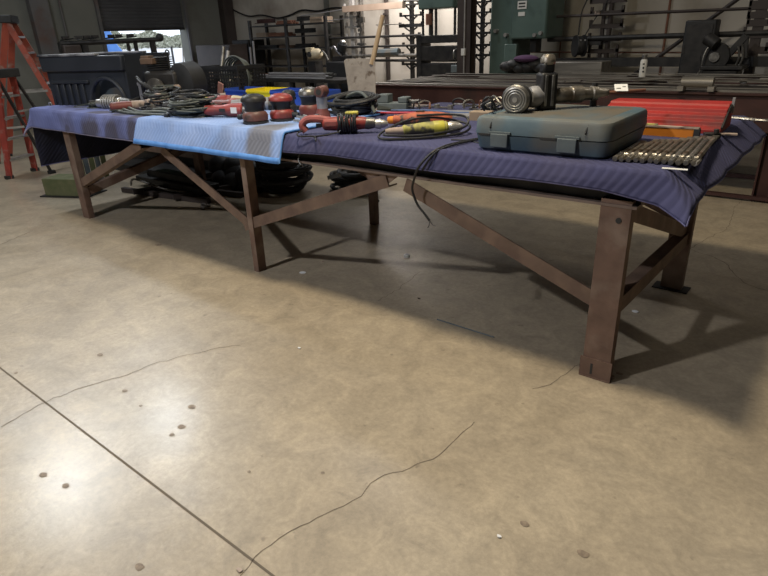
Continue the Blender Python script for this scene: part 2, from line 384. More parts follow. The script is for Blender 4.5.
def blob(c, r, sx=1, z=.0016, n=14):
    mb = MB(); c = V(c); ph = random.random()*6
    mb.poly([(c.x+r*sx*math.cos(a)*(1+.35*noise.noise(V((math.cos(a)*1.3, math.sin(a)*1.3, ph)))), c.y+r*math.sin(a)*(1+.35*noise.noise(V((math.sin(a), math.cos(a), ph)))), z) for a in [2*math.pi*k/n for k in range(n)]])
    return mb
for px, py, r in ((43, 475, .013), (66, 486, .012), (192, 407, .014), (182, 427, .014), (172, 435, .010), (125, 391, .011), (140, 567, .012), (100, 355, .014), (141, 406, .007),
                  (525, 524, .011), (584, 554, .014), (159, 245, .024), (323, 473, .006), (16, 373, .008), (620, 374, .012), (249, 472, .006)):
    link('oil_spot', blob(onZ(px, py), r, 1.4), 'stain', floor)

struct('ceiling', MB().bb(WX-.3, EX, SY, WY+.3, HZ, HZ+.2), 'ceiling', smooth=False)
struct('wall_back', MB().bb(WX-.3, EX, WY, WY+.3, -.1, HZ), 'wall_tan', smooth=False)
struct('wall_right', MB().bb(EX, EX+.3, SY-.3, WY+.3, -.1, HZ+.2), 'wall_grey', smooth=False)
struct('wall_front', MB().bb(WX-.3, EX, SY-.3, SY, -.1, HZ+.2), 'wall_grey', smooth=False)
D0, D1, DH = onX(103, 28, WX).y-.02, onX(186.5, 28, WX).y, 3.6           # roller door opening
DB = onX(150, 28, WX).z
struct('wall_left', MB().bb(WX-.3, WX, SY, D0, -.1, HZ).bb(WX-.3, WX, D1, WY, -.1, HZ).bb(WX-.3, WX, D0, D1, DH, HZ), 'wall_grey', smooth=False)
# roller door half open
dr = bpy.data.objects.new('door_1', None); COL.objects.link(dr); dr['kind'] = 'structure'; WM['door_1'] = Matrix.Identity(4)
mb = MB(); nsl = 24
z = DB
while z < DH+.05:
    mb.sect((WX-.12, D0-.05, z+.03), (WX-.12, D1+.05, z+.03), [(-.012, -.034), (.010, -.034), (.022, 0), (.010, .034), (-.012, .034)]); z += .068
link('door_curtain', mb, 'slate', dr, smooth=False)
link('bottom_bar', MB().bb(WX-.15, WX-.08, D0-.04, D1+.04, DB-.05, DB), 'dark_steel', dr)
link('door_guide', MB().bb(WX-.02, WX+.05, D0-.07, D0, 0, DH), 'pilaster', dr)
link('door_guide', MB().bb(WX-.02, WX+.05, D1, D1+.07, 0, DH), 'pilaster', dr)
link('door_hood', MB().bb(WX, WX+.35, D0-.1, D1+.1, DH, DH+.45), 'slate', dr)
p0, p1 = onX(25, 0, WX), onX(41, 0, WX)
struct('trim_1', MB().bb(WX, WX+.16, p0.y, p1.y+.05, 0, HZ), 'pilaster', smooth=False)
q = onX(57, 0, WX)
struct('trim_2', MB().cyl((WX+.03, q.y+.02, .2), (WX+.03, q.y+.02, HZ), .022), 'pilaster')
struct('trim_3', MB().bb(WX, WX+.2, WY-.32, WY-.02, 0, HZ), 'column', smooth=False)
q = onY(328, 20, WY)
struct('trim_4', MB().bb(q.x-.07, q.x+.07, WY-.03, WY, 0, HZ), 'wall_grey', smooth=False)
# block courses on the back wall: faint mortar joints


for k, px in enumerate((563, 668)):
    q = onY(px, 20, WY)
    struct('trim_%d' % (5+k), MB().cyl((q.x, WY-.03, .3), (q.x, WY-.03, HZ), .017 if k else .012), 'rust')

# H-column in front of the back wall with conduit and box
CY = 6.15
a, b = onY(461.5, 40, CY), onY(474.5, 40, CY)
cx = (a.x+b.x)/2; cw = (b.x-a.x)
col = thing('steel_column', 'dark brown steel H column rising beside the green press', 'column', (cx, CY, 0))
link('shaft', MB().bb(-cw/2, cw/2, -.13, -.115, 0, HZ).bb(-cw/2, cw/2, .035, .05, 0, HZ).bb(-.01, .01, -.115, .035, 0, HZ), 'column', col, smooth=False)
link('base_plate', MB().bb(-cw/2-.02, cw/2+.02, -.17, .09, 0, .02), 'column', col)
link('conduit', MB().cyl((cw*.1, -.145, .6), (cw*.1, -.145, HZ), .014), 'conduit', col)
q = onY(468, 52, CY-.16)
link('switch_box', MB().box((cw*.1, -.165, q.z), (.065, .05, .10)), 'white_plastic', col, bevel=.005)

# ------------------------------------------------------------------ outside, seen through the roller door
struct('trim_9', MB().bb(-330, WX-.3, -60, 260, -.14, -.06), 'asphalt', smooth=False)
bpy.data.objects['trim_9'].name = 'ground_yard'
def tree(px, X, h, w, label, seed):
    rnd = random.Random(seed); b = onX(px, 50, X)
    t = thing('bare_tree', label, 'tree', (X, b.y, -.06), 0, 'trees beyond the yard'); h *= .78
    mb = MB(); mb.tube([(0, 0, 0), (.1, .1, h*.3), (0, 0, h*.6)], .22, 7)
    for k in range(7):
        a = rnd.random()*6.3; mb.tube([(0, 0, h*(.2+.05*k)), (w*.25*math.cos(a), w*.25*math.sin(a), h*.55), (w*.45*math.cos(a), w*.45*math.sin(a), h*(.7+.2*rnd.random()))], .06, 5)
    link('trunk', mb, 'bark', t)
    mb = MB()
    for k in range(1500):
        a = rnd.random()*6.3; e = rnd.random()**.5; zz = h*(.08+.92*rnd.random()); rr = w*.5*math.sin(min(1, zz/h*.95+.12)*3.1)**.6 if zz < h else 0
        p = V((math.cos(a)*e*rr, math.sin(a)*e*rr, zz)); s_ = .25+.4*rnd.random()
        d1 = V((rnd.uniform(-1, 1), rnd.uniform(-1, 1), rnd.uniform(-1, 1))).normalized()*s_; d2 = d1.orthogonal().normalized()*s_*.6
        mb.poly([p-d1, p+d2, p+d1, p-d2])
    link('foliage', mb, 'leaf', t, smooth=False)
for i, (px, h, w, lab) in enumerate(((118, 7.0, 11, 'bushy grey tree behind the blue tarpaulin across the yard'), (136, 6.6, 11, 'grey green tree left of centre in the door opening'),
        (152, 7.6, 11, 'tallest greenish tree in the middle of the door opening'), (166, 5.4, 10, 'low thin tree right of the tallest one across the yard'), (180, 5.0, 11, 'rightmost pale tree seen through the door opening'),
        (98, 6.4, 10, 'leftmost tree seen past the door opening edge'), (197, 5.2, 10, 'tree across the yard beyond the right door guide'))):
    tree(px, -190-26*(i%2)-13*(i in (2, 6))-50*(i==5), h, w*1.35, lab, i)
def car(px, X, mt, lab):
    b = onX(px, 50, X); t = thing('parked_car', lab, 'car', (X, b.y, -.06), 0, 'vehicles parked across the yard')
    pr = [(-2.1, .3), (2.1, .3), (2.15, .8), (1.2, .95), (.7, 1.45), (-1.2, 1.45), (-1.8, .95), (-2.15, .85)]
    link('body', MB().prism(pr, Matrix(((0, 0, 1, -.85), (1, 0, 0, 0), (0, 1, 0, 0), (0, 0, 0, 1))), 1.7), mt, t, smooth=False)
    for y in (-1.3, 1.3):
        for x in (-.8, .65): link('wheel', MB().cyl((x, y, .32), (x+.2, y, .32), .32), 'black_rubber', t)
    link('side_window', MB().bb(.84, .86, -1.0, .6, .98, 1.36), 'black_plastic', t)
for ci, (px, mt, lab) in enumerate(((159, 'car_red', 'small red car, leftmost of those parked across the yard'), (164.5, 'car_dark', 'dark car second from left across the yard'), (169.5, 'car_dark', 'dark car just right of centre of the parked row'), (174.5, 'car_dark', 'dark vehicle at right end of the parked row'))):
    car(px, -230-6*ci, mt, lab)
# blue tarpaulin over a trailer near the door
a = onX(108, 64, -17.5); b = onX(128, 64, -17.5)
t = thing('covered_trailer', 'blue tarpaulin covered trailer outside the roller door', 'trailer', (-17.5, (a.y+b.y)/2, -.06))
w = (b.y-a.y)/2; top = onX(110, 27, -17.5).z+.1
link('tarpaulin', MB().prism([(-w-1.2, .25), (w, .25), (w, 1.3), (w*.35, 1.6), (-w*.2, top), (-w-1.2, top+.3)], Matrix(((0, 0, 1, -1.2), (1, 0, 0, 0), (0, 1, 0, 0), (0, 0, 0, 1))), 1.2), 'tarp_blue', t, smooth=False, bevel=.05)
for y in (-w*.8, w*.6): link('wheel', MB().cyl((-.1, y, .28), (.12, y, .28), .28), 'black_rubber', t)
a = onX(182, 62, -30)
tag(link('yard_pole', MB().tube([(-30, a.y, -.06), (-30, a.y+.25, 1.6), (-30, a.y+.5, 2.6)], .035, 6, 1), 'bark', origin=(-30, a.y, -.06)), 'thin leaning pole standing in the yard by the right side of the opening', 'pole')
tag(link('yard_post', MB().cyl((-26, onX(173.5, 60, -26).y, -.06), (-26, onX(173.5, 60, -26).y, 1.35), .05), 'dark_steel', origin=(-26, onX(173.5, 60, -26).y, -.06)), 'short dark upright post standing in the yard', 'post')

# ------------------------------------------------------------------ the long steel bench
ZT = .97
bench = thing('steel_workbench', 'long rusty steel workbench on six legs, draped with moving blankets', 'workbench', (0, 0, 0))
XL = -5.45; YB = 1.62
rail = MB()
rail.bb(XL, .04, .045, .053, .828, .97).bb(XL, .04, .0, .045, .962, .97)
fr_ = link('front_rail', rail, 'dark_steel', bench, smooth=False)
link('bottom_flange', MB().bb(XL, .04, -.004, .053, .82, .832), 'rail_steel', fr_, smooth=False)
rail = MB(); rail.sect((.04, YB-.045, .895), (XL, YB-.045, .895), [(0, -.075), (.045, -.075), (.045, -.066), (.008, -.066), (.008, .066), (.045, .066), (.045, .075), (0, .075)])
link('rear_rail', rail, 'rail_steel', bench, smooth=False)
for x in (XL, 0.04): link('end_rail', MB().bb(x-.008, x, .045, YB-.045, .82, .97), 'rail_steel', bench, smooth=False)
for x in (-4.5, -3.6, -2.45, -1.2): link('cross_member', MB().bb(x-.03, x+.03, .05, YB-.05, .85, .92), 'leg_steel', bench, smooth=False)
link('deck_plate', MB().bb(XL, .04, 0, YB, .9705, .978), 'rail_steel', bench, smooth=False)
def leg(x, y, w, d, name='leg', kind='c', flip=1, top=.82):
    mb = MB()
    if kind == 'c':   # web facing -y, flanges back
        mb.bb(x-w, x, y, y+.008, 0, top).bb(x-w, x-w+.008, y+.008, y+d, 0, top).bb(x-.008, x, y+.008, y+d, 0, top)
    else:
        mb.bb(x-w, x, y, y+.008, 0, top).bb(x-.008, x, y+.008, y+d, 0, top)
    return link('leg', mb, 'leg_steel', bench, smooth=False)
l3 = leg(0.02, 0.0, .125, .055, top=.85)
link('foot_plate', MB().bb(-.115, .03, -.006, .0, .0, .10).bb(-.112, .028, -.01, .065, 0, .006), 'leg_steel', l3, smooth=False)
link('foot_slot', MB().bb(-.065, -.055, -.0075, -.006, .02, .075), 'ink', l3, smooth=False)
link('bolt_hole', MB().cyl((-.025, -.004, .765), (-.025, .0, .765), .012), 'ink', l3)
leg(-2.42, 0.0, .05, .07, kind='l')
leg(-4.87, 0.0, .115, .055)
b3 = leg(0.03, 1.255, .12, .055, top=.9)
link('foot_plate', MB().bb(-.13, .07, 1.22, 1.33, 0, .006), 'dark_steel', b3, smooth=False)
leg(-2.42, 1.29, .06, .06, kind='l', top=.9); leg(-4.87, 1.29, .11, .055, top=.9)
def brace(p0, p1, y, w=.075, face=1):
    mb = MB(); P0 = V((p0[0], y, p0[1])); P1 = V((p1[0], y, p1[1]))
    d = (P1-P0).normalized(); n = V((-d.z, 0, d.x))
    if n.z < 0: n = -n
    mb.bar(P0, P1, .008, w, up=n)
    mb.bar(P0+V((0, .035, 0))-n*(w/2-.004), P1+V((0, .035, 0))-n*(w/2-.004), .07, .008, up=n)
    return mb
def F(px, py, y=0): v = onY(px, py, y); return (v.x, v.z)
link('brace', brace(F(243, 226), F(386, 181), .012, .072), 'brace_steel', bench, smooth=False)       # middle leg to the rail
link('brace', brace(F(604, 307), F(404, 185), .012, .072), 'brace_steel', bench, smooth=False)       # right leg to the rail
link('brace', brace(F(247, 224), F(160, 150), .014, .068), 'brace_steel', bench, smooth=False)
link('brace', brace(F(76, 186), F(138, 145), .014, .072), 'brace_steel', bench, smooth=False)
yb = 1.30
link('brace', brace((-2.45, .42), (-1.35, .86), yb, .07), 'leg_steel', bench, smooth=False)
link('brace', brace((0.0, .42), (-1.1, .86), yb, .07), 'leg_steel', bench, smooth=False)
link('brace', brace((-2.45, .42), (-3.5, .86), yb, .07), 'leg_steel', bench, smooth=False)
link('brace', brace((-4.87, .42), (-3.8, .86), yb, .07), 'leg_steel', bench, smooth=False)
def xbrace(p0, p1, mt='brace_steel'):
    mb = MB(); P0, P1 = V(p0), V(p1); d = (P1-P0).normalized(); n = V((0, -d.z, d.y)); n = n if n.z > 0 else -n
    mb.bar(P0, P1, .008, .075, up=n); mb.bar(P0+n*.034-V((.03, 0, 0)), P1+n*.034-V((.03, 0, 0)), .06, .008, up=n)
    return mb
link('end_brace', xbrace((.012, .04, .37), (.012, 1.27, .33)), 'brace_steel', bench, smooth=False)
link('end_brace', xbrace((.0, .04, .80), (.0, 1.27, .37)), 'leg_steel', bench, smooth=False)
link('end_brace', xbrace((-4.88, .04, .25), (-4.88, 1.3, .5)), 'leg_steel', bench, smooth=False)
link('gusset', MB().prism([(0, 0), (.26, 0), (.13, -.09), (.05, -.09)], Matrix(((1, 0, 0, -1.42), (0, 0, 1, .02), (0, 1, 0, .83), (0, 0, 0, 1))), .008), 'leg_steel', bench, smooth=False)
link('cord_hook', MB().tube([(F(300, 150)[0], -.004, .88), (F(300, 150)[0], -.02, .84), (F(300, 150)[0]+.02, -.02, .815)], .005, 6), 'grey_steel', bench)

# ------------------------------------------------------------------ moving blankets
def blanket(name, label, mt, x0, x1, ybk, drop_f, zoff=0, drop_r=0, drop_l=0, xe_r=None, xe_l=None, bind=None, kf=.10, seed=1, nx=90):
    """flat sheet folded over the front edge (and the ends where it hangs)"""
    zt = .979+zoff
    yf = -.012-zoff
    na = nx; nb = 60
    A = [x0+(x1-x0)*i/na for i in range(na+1)]
    if callable(drop_f): dfun = drop_f
    else: dfun = lambda x: drop_f
    bm = bmesh.new(); grid = []
    for i, a in enumerate(A):
        rowv = []; df = dfun(a)
        Bs = [-df+df*j/14 for j in range(14)]+[0+(ybk-yf)*(j/(nb-14)) for j in range(nb-14+1)]
        for bq in Bs:
            da = 0; sgn = 0
            if xe_r is not None and a > xe_r: da = a-xe_r; sgn = 1
            if xe_l is not None and a < xe_l: da = xe_l-a; sgn = -1
            db = max(0, -bq); x = a if da == 0 else (xe_r if sgn > 0 else xe_l)
            y = yf+bq if bq > 0 else yf
            dn = math.sqrt(da*da+db*db)
            if da > 0: x += sgn*(da*(.16 if sgn < 0 else .85)+.006) if sgn else 0
            if db > 0: y -= .006+db*(kf+.5*min(1, da/.15))
            if sgn > 0 and da > 0: dn = max(da*.75, db)+.35*min(da*.75, db)
            w = noise.noise(V((a*2.3+seed, bq*2.0, seed)))
            w2 = noise.noise(V((a*7+seed, bq*6, 3+seed)))
            z_ = zt-dn
            rnd_ = min(1, dn/.02)
            if dn > 0:
                y -= max(0, .022*(w+.3)+.008*w2)*min(1, db/.05)
                if sgn: x += sgn*abs(.03*noise.noise(V((y*3, seed, z_*2))))*min(1, da/.1)
                z_ += 0
            else:
                e = min(1, (bq)/.06) if bq > 0 else 0
                z_ += .004*abs(w)*e+.002*abs(w2)*e
            rowv.append(bm.verts.new((x, y, z_)))
        grid.append(rowv)
    for i in range(len(grid)-1):
        for j in range(len(grid[0])-1): bm.faces.new((grid[i][j], grid[i+1][j], grid[i+1][j+1], grid[i][j+1]))
    hem = [g[0].co.copy() for g in grid]; lft = [v.co.copy() for v in grid[0]]; rgt = [v.co.copy() for v in grid[-1]]; inner = [g[2].co.copy() for g in grid]
    o = link(name, bm, mt, smooth=True)
    s_ = o.modifiers.new('thickness', 'SOLIDIFY'); s_.thickness = .006; s_.offset = 1
    return o, hem, lft, rgt, inner
def edge_strip(pts, w, mt, name, parent, out=(0, -.004, 0), dirv=(0, 0, 1)):
    mb = MB(); L_ = None; o = V(out); d = V(dirv)
    mb.tube(pts, w, 6, 1)
    return link(name, mb, mt, parent)

bl, hem, lf, rg, inn = blanket('moving_blanket', 'faded indigo moving blanket with dark stains, over the left end of the bench', 'purple', -5.66, -3.45, 1.55, .165, .008, drop_l=.5, xe_l=-5.48, seed=2)
tag(bl, bl.get('label') or 'faded indigo moving blanket with dark grease stains over the left end of the bench', 'blanket', 'moving blankets on the bench')
edge_strip(hem, .007, 'indigo_bind', 'hem_binding', bl)
bl0, hem0, lf0, rg0, inn0 = blanket('moving_blanket', '', 'black_navy', -6.0, -4.6, 1.50, .03, 0, drop_l=.5, xe_l=-5.46, seed=11)
tag(bl0, 'almost black moving blanket hanging down the left bench end under the faded one', 'blanket', 'moving blankets on the bench')
edge_strip(lf0, .005, 'navy_bind', 'hem_binding', bl0)
# grease stains pressed into the drop of the faded blanket
bl2, hem, lf, rg, inn = blanket('moving_blanket', '', 'navy', -2.03, .25, 1.72, lambda x: .085+.008*math.sin(x*5)+(.03*max(0, (x+.1))/.3 if x > -.1 else 0), 0.0, drop_r=.2, xe_r=.12, seed=5, kf=.3, nx=150)
tag(bl2, 'navy blue zigzag quilted moving blanket under the blue case on the right', 'blanket', 'moving blankets on the bench')
edge_strip(hem, .005, 'navy_bind', 'hem_binding', bl2); edge_strip(rg, .005, 'navy_bind', 'hem_binding', bl2)
bl3, hem, lf, rg, inn = blanket('moving_blanket', '', 'sky', -3.57, -1.975, .98, .17, .016, seed=8, kf=.34)
tag(bl3, 'light blue moving blanket with bright blue edge, between the two darker ones', 'blanket', 'moving blankets on the bench')
mb = MB(); prev = None
for h, i2 in zip(hem, inn):
    a = mb.bm.verts.new(h+V((0, -.008, -.002))); b = mb.bm.verts.new(h.lerp(i2, 1.3)+V((0, -.008, 0)))
    if prev: mb.bm.faces.new((prev[0], a, b, prev[1]))
    prev = (a, b)
bo = link('hem_binding', mb, 'sky_bind', bl3); s_ = bo.modifiers.new('thickness', 'SOLIDIFY'); s_.thickness = .004
edge_strip(rg, .006, 'sky_bind', 'hem_binding', bl3); edge_strip(lf, .004, 'sky_bind', 'hem_binding', bl3)

# ------------------------------------------------------------------ tools on the bench
ZB = .984          # top of a blanket
def cordpile(n, r, w, seed, th=.005, z0=0.0, zz=.05, sq=.6, turns=4):
    rnd = random.Random(seed); mb = MB()
    for k in range(n):
        a0 = rnd.random()*6.3; pts = []; R0 = r*(.55+.5*rnd.random()); cx, cy = rnd.uniform(-w, w), rnd.uniform(-w*.5, w*.5)
        tilt = rnd.uniform(-.5, .5)
        for i in range(8*turns//2):
            a = a0+i*math.pi/4; rr = R0*(1+.12*rnd.uniform(-1, 1))
            pts.append((cx+rr*math.cos(a), cy+rr*sq*math.sin(a), z0+th+zz*k/n+abs(tilt*rr*.5*(1+math.sin(a)))*.6+rnd.uniform(0, .008)))
        mb.tube(pts, th, 6, 4)
    return mb
def angle_grinder(name, label, loc, rz, body, seed, head='grey_steel', L=.30, guard=True, band=None, cord='cord_grey', cordr=.07, group='hand power tools on the bench', handle=True, sc=1.0):
    t = thing(name, label, 'power tool', loc, rz, group)
    h = .042
    mb = MB().lathe([(0, .018), (.004, .026), (.05, .029), (.10, .027), (.14, .034), (.17, .037), (L-.07, .037), (L-.065, .031)], (0, 0, h), (1, 0, 0), 16)
    link('motor_housing', mb, body, t)
    t.scale = (SC,)*3
    if band: link('maker_band', MB().lathe([(.15, .0375), (.152, .0383), (L-.09, .0383), (L-.088, .0375)], (0, 0, h), (1, 0, 0), 16), band, t)
    gh = MB().lathe([(L-.066, .030), (L-.06, .036), (L-.03, .034), (L+.01, .026), (L+.022, .012)], (0, 0, h), (1, 0, 0), 12)
    gh.cyl((L-.015, 0, h), (L-.015, 0, .016), .022, .018, 12); link('gear_head', gh, head, t, bevel=.002)
    if guard:
        pts = [(.066*math.cos(a), .066*math.sin(a)) for a in [R(-20+k*22) for k in range(11)]] + [(0, 0)]
        link('disc_guard', MB().prism(pts, Matrix.Translation((L-.015, 0, .012)) @ Matrix.Rotation(R(80), 4, 'Z'), .022), 'dark_steel', t)
        link('grinding_disc', MB().cyl((L-.015, 0, .004), (L-.015, 0, .010), .062, n=20), 'black_rubber', t)
    if handle: link('side_handle', MB().lathe([(0, .010), (.02, .013), (.05, .016), (.10, .015), (.115, .018), (.12, .01)], (L-.03, .03, h), (0, 1, .15), 10), 'black_plastic', t)
    link('switch', MB().box((.12, -.030, h+.004), (.035, .012, .016)), 'black_plastic', t)
    if cordr:
        c = cordpile(3, cordr, .02, seed, .0045, 0.0, .04, .8); c.bm.transform(Matrix.Translation((-.05, .02, 0)))
        c.tube([(.0, 0, h), (-.04, 0, h*.8), (-.09, .02, .01), (-.05-cordr*.5, .02, .012)], .0045, 6)
        link('power_cord', c, cord, t)
    return t
def orbital_sander(name, label, loc, rz, body, base, r=.082, h=.165, cap='black_plastic', group='palm sanders on the bench'):
    t = thing(name, label, 'sander', loc, rz, group)
    link('sanding_pad', MB().lathe([(0, r*.86), (.002, r*.9), (.014, r*.9), (.018, r*.8)], n=24), 'black_rubber', t)
    link('skirt', MB().lathe([(.018, r*.82), (.022, r*.88), (h*.28, r*.9), (h*.38, r*.80), (h*.42, r*.7)], n=24), base, t)
    link('motor_housing', MB().lathe([(h*.42, r*.68), (h*.5, r*.66), (h*.6, r*.70), (h*.7, r*.80), (h*.72, r*.80)], n=24), 'black_plastic', t)
    link('palm_grip', MB().lathe([(h*.70, r*.82), (h*.74, r*.90), (h*.84, r*.88), (h*.93, r*.72), (h*.985, r*.4), (h, .002)], n=24, sq=.92), body, t)
    link('dust_port', MB().cyl((r*.5, 0, h*.25), (r*1.35, 0, h*.2), .016, .018, 12), cap, t)
    link('switch', MB().box((r*.80, 0, h*.62), (.02, .02, .018)), cap, t, bevel=.002)
    return t
SC = 1.3
# leftmost small ring, air tools, grinders
rg_ = onZ(51, 107, ZB)
tag(link('shackle', MB().tube([(rg_.x+.03*math.cos(a), rg_.y, ZB+.022+.02*math.sin(a)) for a in [R(k*45) for k in range(8)]], .005, 6, 3, closed=True).box((rg_.x, rg_.y, ZB+.004), (.06, .02, .008)), 'bright_steel', origin=(rg_.x, rg_.y, ZB)), 'small bright metal shackle near the left end of the faded blanket', 'shackle')
t = thing('air_die_grinder', 'small dark air die grinder, leftmost tool on the faded blanket', 'power tool', (-4.98, .30, ZB), R(20), 'hand power tools on the bench')
link('barrel', MB().lathe([(0, .014), (.01, .022), (.12, .024), (.16, .018), (.20, .014), (.235, .006)], (0, 0, .03), (1, 0, 0), 14), 'grey_steel', t)
link('throttle_lever', MB().bar((.01, 0, .056), (.12, 0, .062), .014, .004), 'bright_steel', t)
link('air_hose', MB().tube([(0, 0, .03), (-.06, .0, .02), (-.12, -.06, .008), (-.05, -.12, .008), (.10, -.10, .008), (.18, -.02, .008)], .007, 7), 'cord_grey', t)
t = angle_grinder('wrapped_grinder', 'silver grey grinder wrapped in its pale cord, second tool from the left', (-4.66, .22, ZB), R(20), 'bright_steel', 3, cord='cord_grey', cordr=.06, L=.27)
mb = MB()
for k in range(6): mb.tube([(.07+.02*k, .046*math.cos(a), .045+.046*math.sin(a)) for a in [R(j*45) for j in range(8)]], .007, 6, 3, closed=True)
link('wound_cord', mb, 'alu', t)
angle_grinder('angle_grinder', 'dusty beige angle grinder with red rear grip near the blue blanket edge', (-4.13, .20, ZB), R(62), 'beige_tool', 4, head='beige_tool', L=.34, band=None, cord='cord_grey')
link('rear_grip', MB().lathe([(-.10, .016), (-.09, .026), (-.02, .030), (.03, .028), (.05, .024)], (0, 0, .042), (1, 0, 0), 14), 'dull_red', bpy.data.objects['angle_grinder'])
angle_grinder('straight_grinder', 'brown grinder with a yellowish band lying behind the beige one', (-3.92, .45, ZB), R(50), 'brown_cloth', 5, head='dull_red', band='tool_yellow', L=.34, guard=False)
angle_grinder('belt_file_sander', 'red power tool with long pale top plate left of the cord pile', (-3.80, .62, ZB), R(30), 'pink_red', 6, band='red_tool', L=.33, head='cream', guard=False)
angle_grinder('cutoff_grinder', 'cream topped old grinder in front of the black milk crate', (-3.92, .98, ZB), R(28), 'beige_tool', 16, band='dull_red', L=.33, guard=False, cordr=.05)
angle_grinder('die_grinder', 'dark grinder with silver nose lying among the tools left of the milk crate', (-3.75, .30, ZB), R(40), 'dark_steel', 17, band='grey_steel', L=.3, guard=False, cordr=.12, cord='cord')
angle_grinder('drill_gun', 'small faded red tool with cream nose above the cord heap', (-3.45, .55, ZB), R(15), 'dull_red', 18, band='pink_red', L=.28, guard=False, cordr=.11, head='cream')
# heap of cords on the light blue blanket
t = thing('cord_heap', 'tangled heap of dusty grey-green power cords on the light blue blanket', 'cords', (-3.22, .22, ZB+.012))
link('cord', cordpile(11, .15, .09, 21, .0075, 0, .12, .75), 'cord_grey', t)
link('cord', cordpile(9, .17, .09, 22, .007, .02, .15, .7), 'cord', t)
link('plug', MB().box((-.17, -.10, .02), (.045, .028, .028)).cyl((-.19, -.10, .02), (-.22, -.10, .02), .004), 'bright_steel', t, bevel=.003)
link('plug', MB().box((-.13, -.15, .018), (.045, .026, .026)).cyl((-.15, -.15, .018), (-.18, -.16, .018), .004), 'black_plastic', t, bevel=.003)
t = thing('dark_cord_tangle', 'black cord tangle with grey ends among the beige and brown grinders', 'cords', (-4.0, .48, ZB+.01))
link('cord', cordpile(7, .17, .08, 51, .008, 0, .14, .8), 'cord', t)
link('cord', cordpile(4, .14, .08, 52, .007, .03, .16, .7), 'cord_grey', t)
link('plug', MB().box((.10, -.12, .12), (.05, .03, .03)), 'beige_tool', t, bevel=.003)
t = thing('work_glove', 'crumpled dirty pale work glove lying on the tools left of the milk crate', 'glove', (-4.15, .62, ZB+.13), R(20))
link('palm', MB().ball((0, 0, .03), .055, (1.3, .95, .5)), 'beige_tool', t)
for k in range(4): link('finger', MB().tube([(.05, -.036+.024*k, .03), (.10, -.045+.03*k, .045), (.13, -.05+.032*k, .02)], .013, 8), 'beige_tool', t)
link('thumb', MB().tube([(-.01, -.045, .03), (.03, -.085, .035), (.06, -.095, .02)], .014, 8), 'beige_tool', t)
link('cuff', MB().lathe([(0, .042), (.05, .046)], (-.055, 0, .03), (-1, 0, 0), 14, .6), 'dull_red', t)
t = thing('hose_on_blanket', 'long dark grey hose lying in flat loops over the faded blanket edge', 'hose', (-3.8, .2, ZB+.01))
mb = MB()
for k in range(3): mb.tube([(-.35, -.08+.04*k, .012+.016*k), (-.1, -.12+.05*k, .01), (.2, -.10+.05*k, .012+.015*k), (.50, -.05+.06*k, .012), (.55, .05+.05*k, .012+.01*k), (.3, .10+.04*k, .012), (0, .06+.05*k, .014+.012*k)], .011, 8)
link('hose', mb, 'cord_grey', t)
t = angle_grinder('angle_grinder', 'red angle grinder with white sticker at the right edge of the cord heap', (-3.05, .20, ZB+.010), R(25), 'red_tool', 7, band=None, L=.30, cord='cord', cordr=.09)
link('sticker', MB().box((.19, -.036, .045), (.035, .004, .03)), 'paper', t)
angle_grinder('polisher', 'grey and pink worn grinder lying behind the red one with the sticker', (-3.2, .55, ZB+.008), R(35), 'sheet', 8, band='pink_red', L=.30, cord='cord', cordr=.1)
orbital_sander('palm_sander', 'grimy dark maroon palm sander, left of the two on the blue blanket end', (-2.43, .14, ZB+.018), R(200), 'dark_steel', 'maroon_sander', .092, .185)
orbital_sander('palm_sander', 'red palm sander with black waist between the dark one and the red drill', (-2.36, .31, ZB+.018), R(20), 'red_tool', 'red_tool', .09, .175)
orbital_sander('palm_sander', 'small black topped sander half hidden behind the red palm sander', (-2.62, .62, ZB+.012), R(80), 'black_plastic', 'dark_steel', .06, .17)
orbital_sander('palm_sander', 'dark sander with grey crown behind the upright tool handle', (-2.36, .57, ZB+.01), R(120), 'grey_steel', 'dull_red', .085, .20)
t = thing('upright_drill', 'drill standing nose down with its grey-red handle end up', 'power tool', (-2.13, .46, ZB), 0, 'hand power tools on the bench')
link('body', MB().lathe([(0, .05), (.02, .055), (.06, .045), (.10, .030), (.15, .033), (.18, .04)], n=16), 'dull_red', t)
link('handle_end', MB().cyl((-.015, .045, .195), (.02, -.045, .195), .036, .034, 16), 'maroon_sander', t, bevel=.004)
link('handle_sleeve', MB().cyl((0, 0, .07), (0, 0, .165), .034, .036, 14), 'sheet', t)
link('vent', MB().cyl((.021, -.047, .195), (.022, -.049, .195), .018, n=12), 'ink', t)
mb = MB()
for k in range(5): mb.bar((-.17, -.08+.03*k, .03+.02*(k % 2)), (-.02, -.05+.025*k, .02+.022*(k % 3)), .012, .012)
mb.bm.transform(Matrix.Translation((-2.05, .36, ZB)))
tag(link('hex_key_bundle', mb, 'bright_steel', origin=(-2.05, .36, ZB)), 'bright metal keys lying between red sander and red drill', 'tools')

# red drill with wound cord, yellow clip, chrome chuck
p0 = V((-1.86, .01, ZB)); p1 = V((-1.46, .30, ZB)); d = (p1-p0); rz = math.atan2(d.y, d.x)
t = thing('corded_drill', 'red corded drill with black cord wound round it and chrome chuck', 'power tool', p0, rz, 'hand power tools on the bench')
link('rear_handle', MB().tube([(.02, 0, .02), (.0, 0, .055), (.03, 0, .085), (.09, 0, .088), (.16, 0, .075)], .022, 10), 'pink_red', t)
link('motor_housing', MB().lathe([(.12, .026), (.13, .036), (.20, .040), (.30, .040), (.36, .034), (.38, .028)], (0, 0, .058), (1, 0, 0), 16), 'red_tool', t)
link('maker_band', MB().box((.17, -.038, .062), (.07, .006, .028)), 'pink_red', t, bevel=.002)
mb = MB()
for k in range(8): mb.tube([(.215+.014*k+random.uniform(-.004, .004), .055*math.cos(a), .058+.052*math.sin(a)) for a in [R(j*45) for j in range(8)]], .0065, 6, 3, closed=True)
link('wound_cord', mb, 'cord', t)
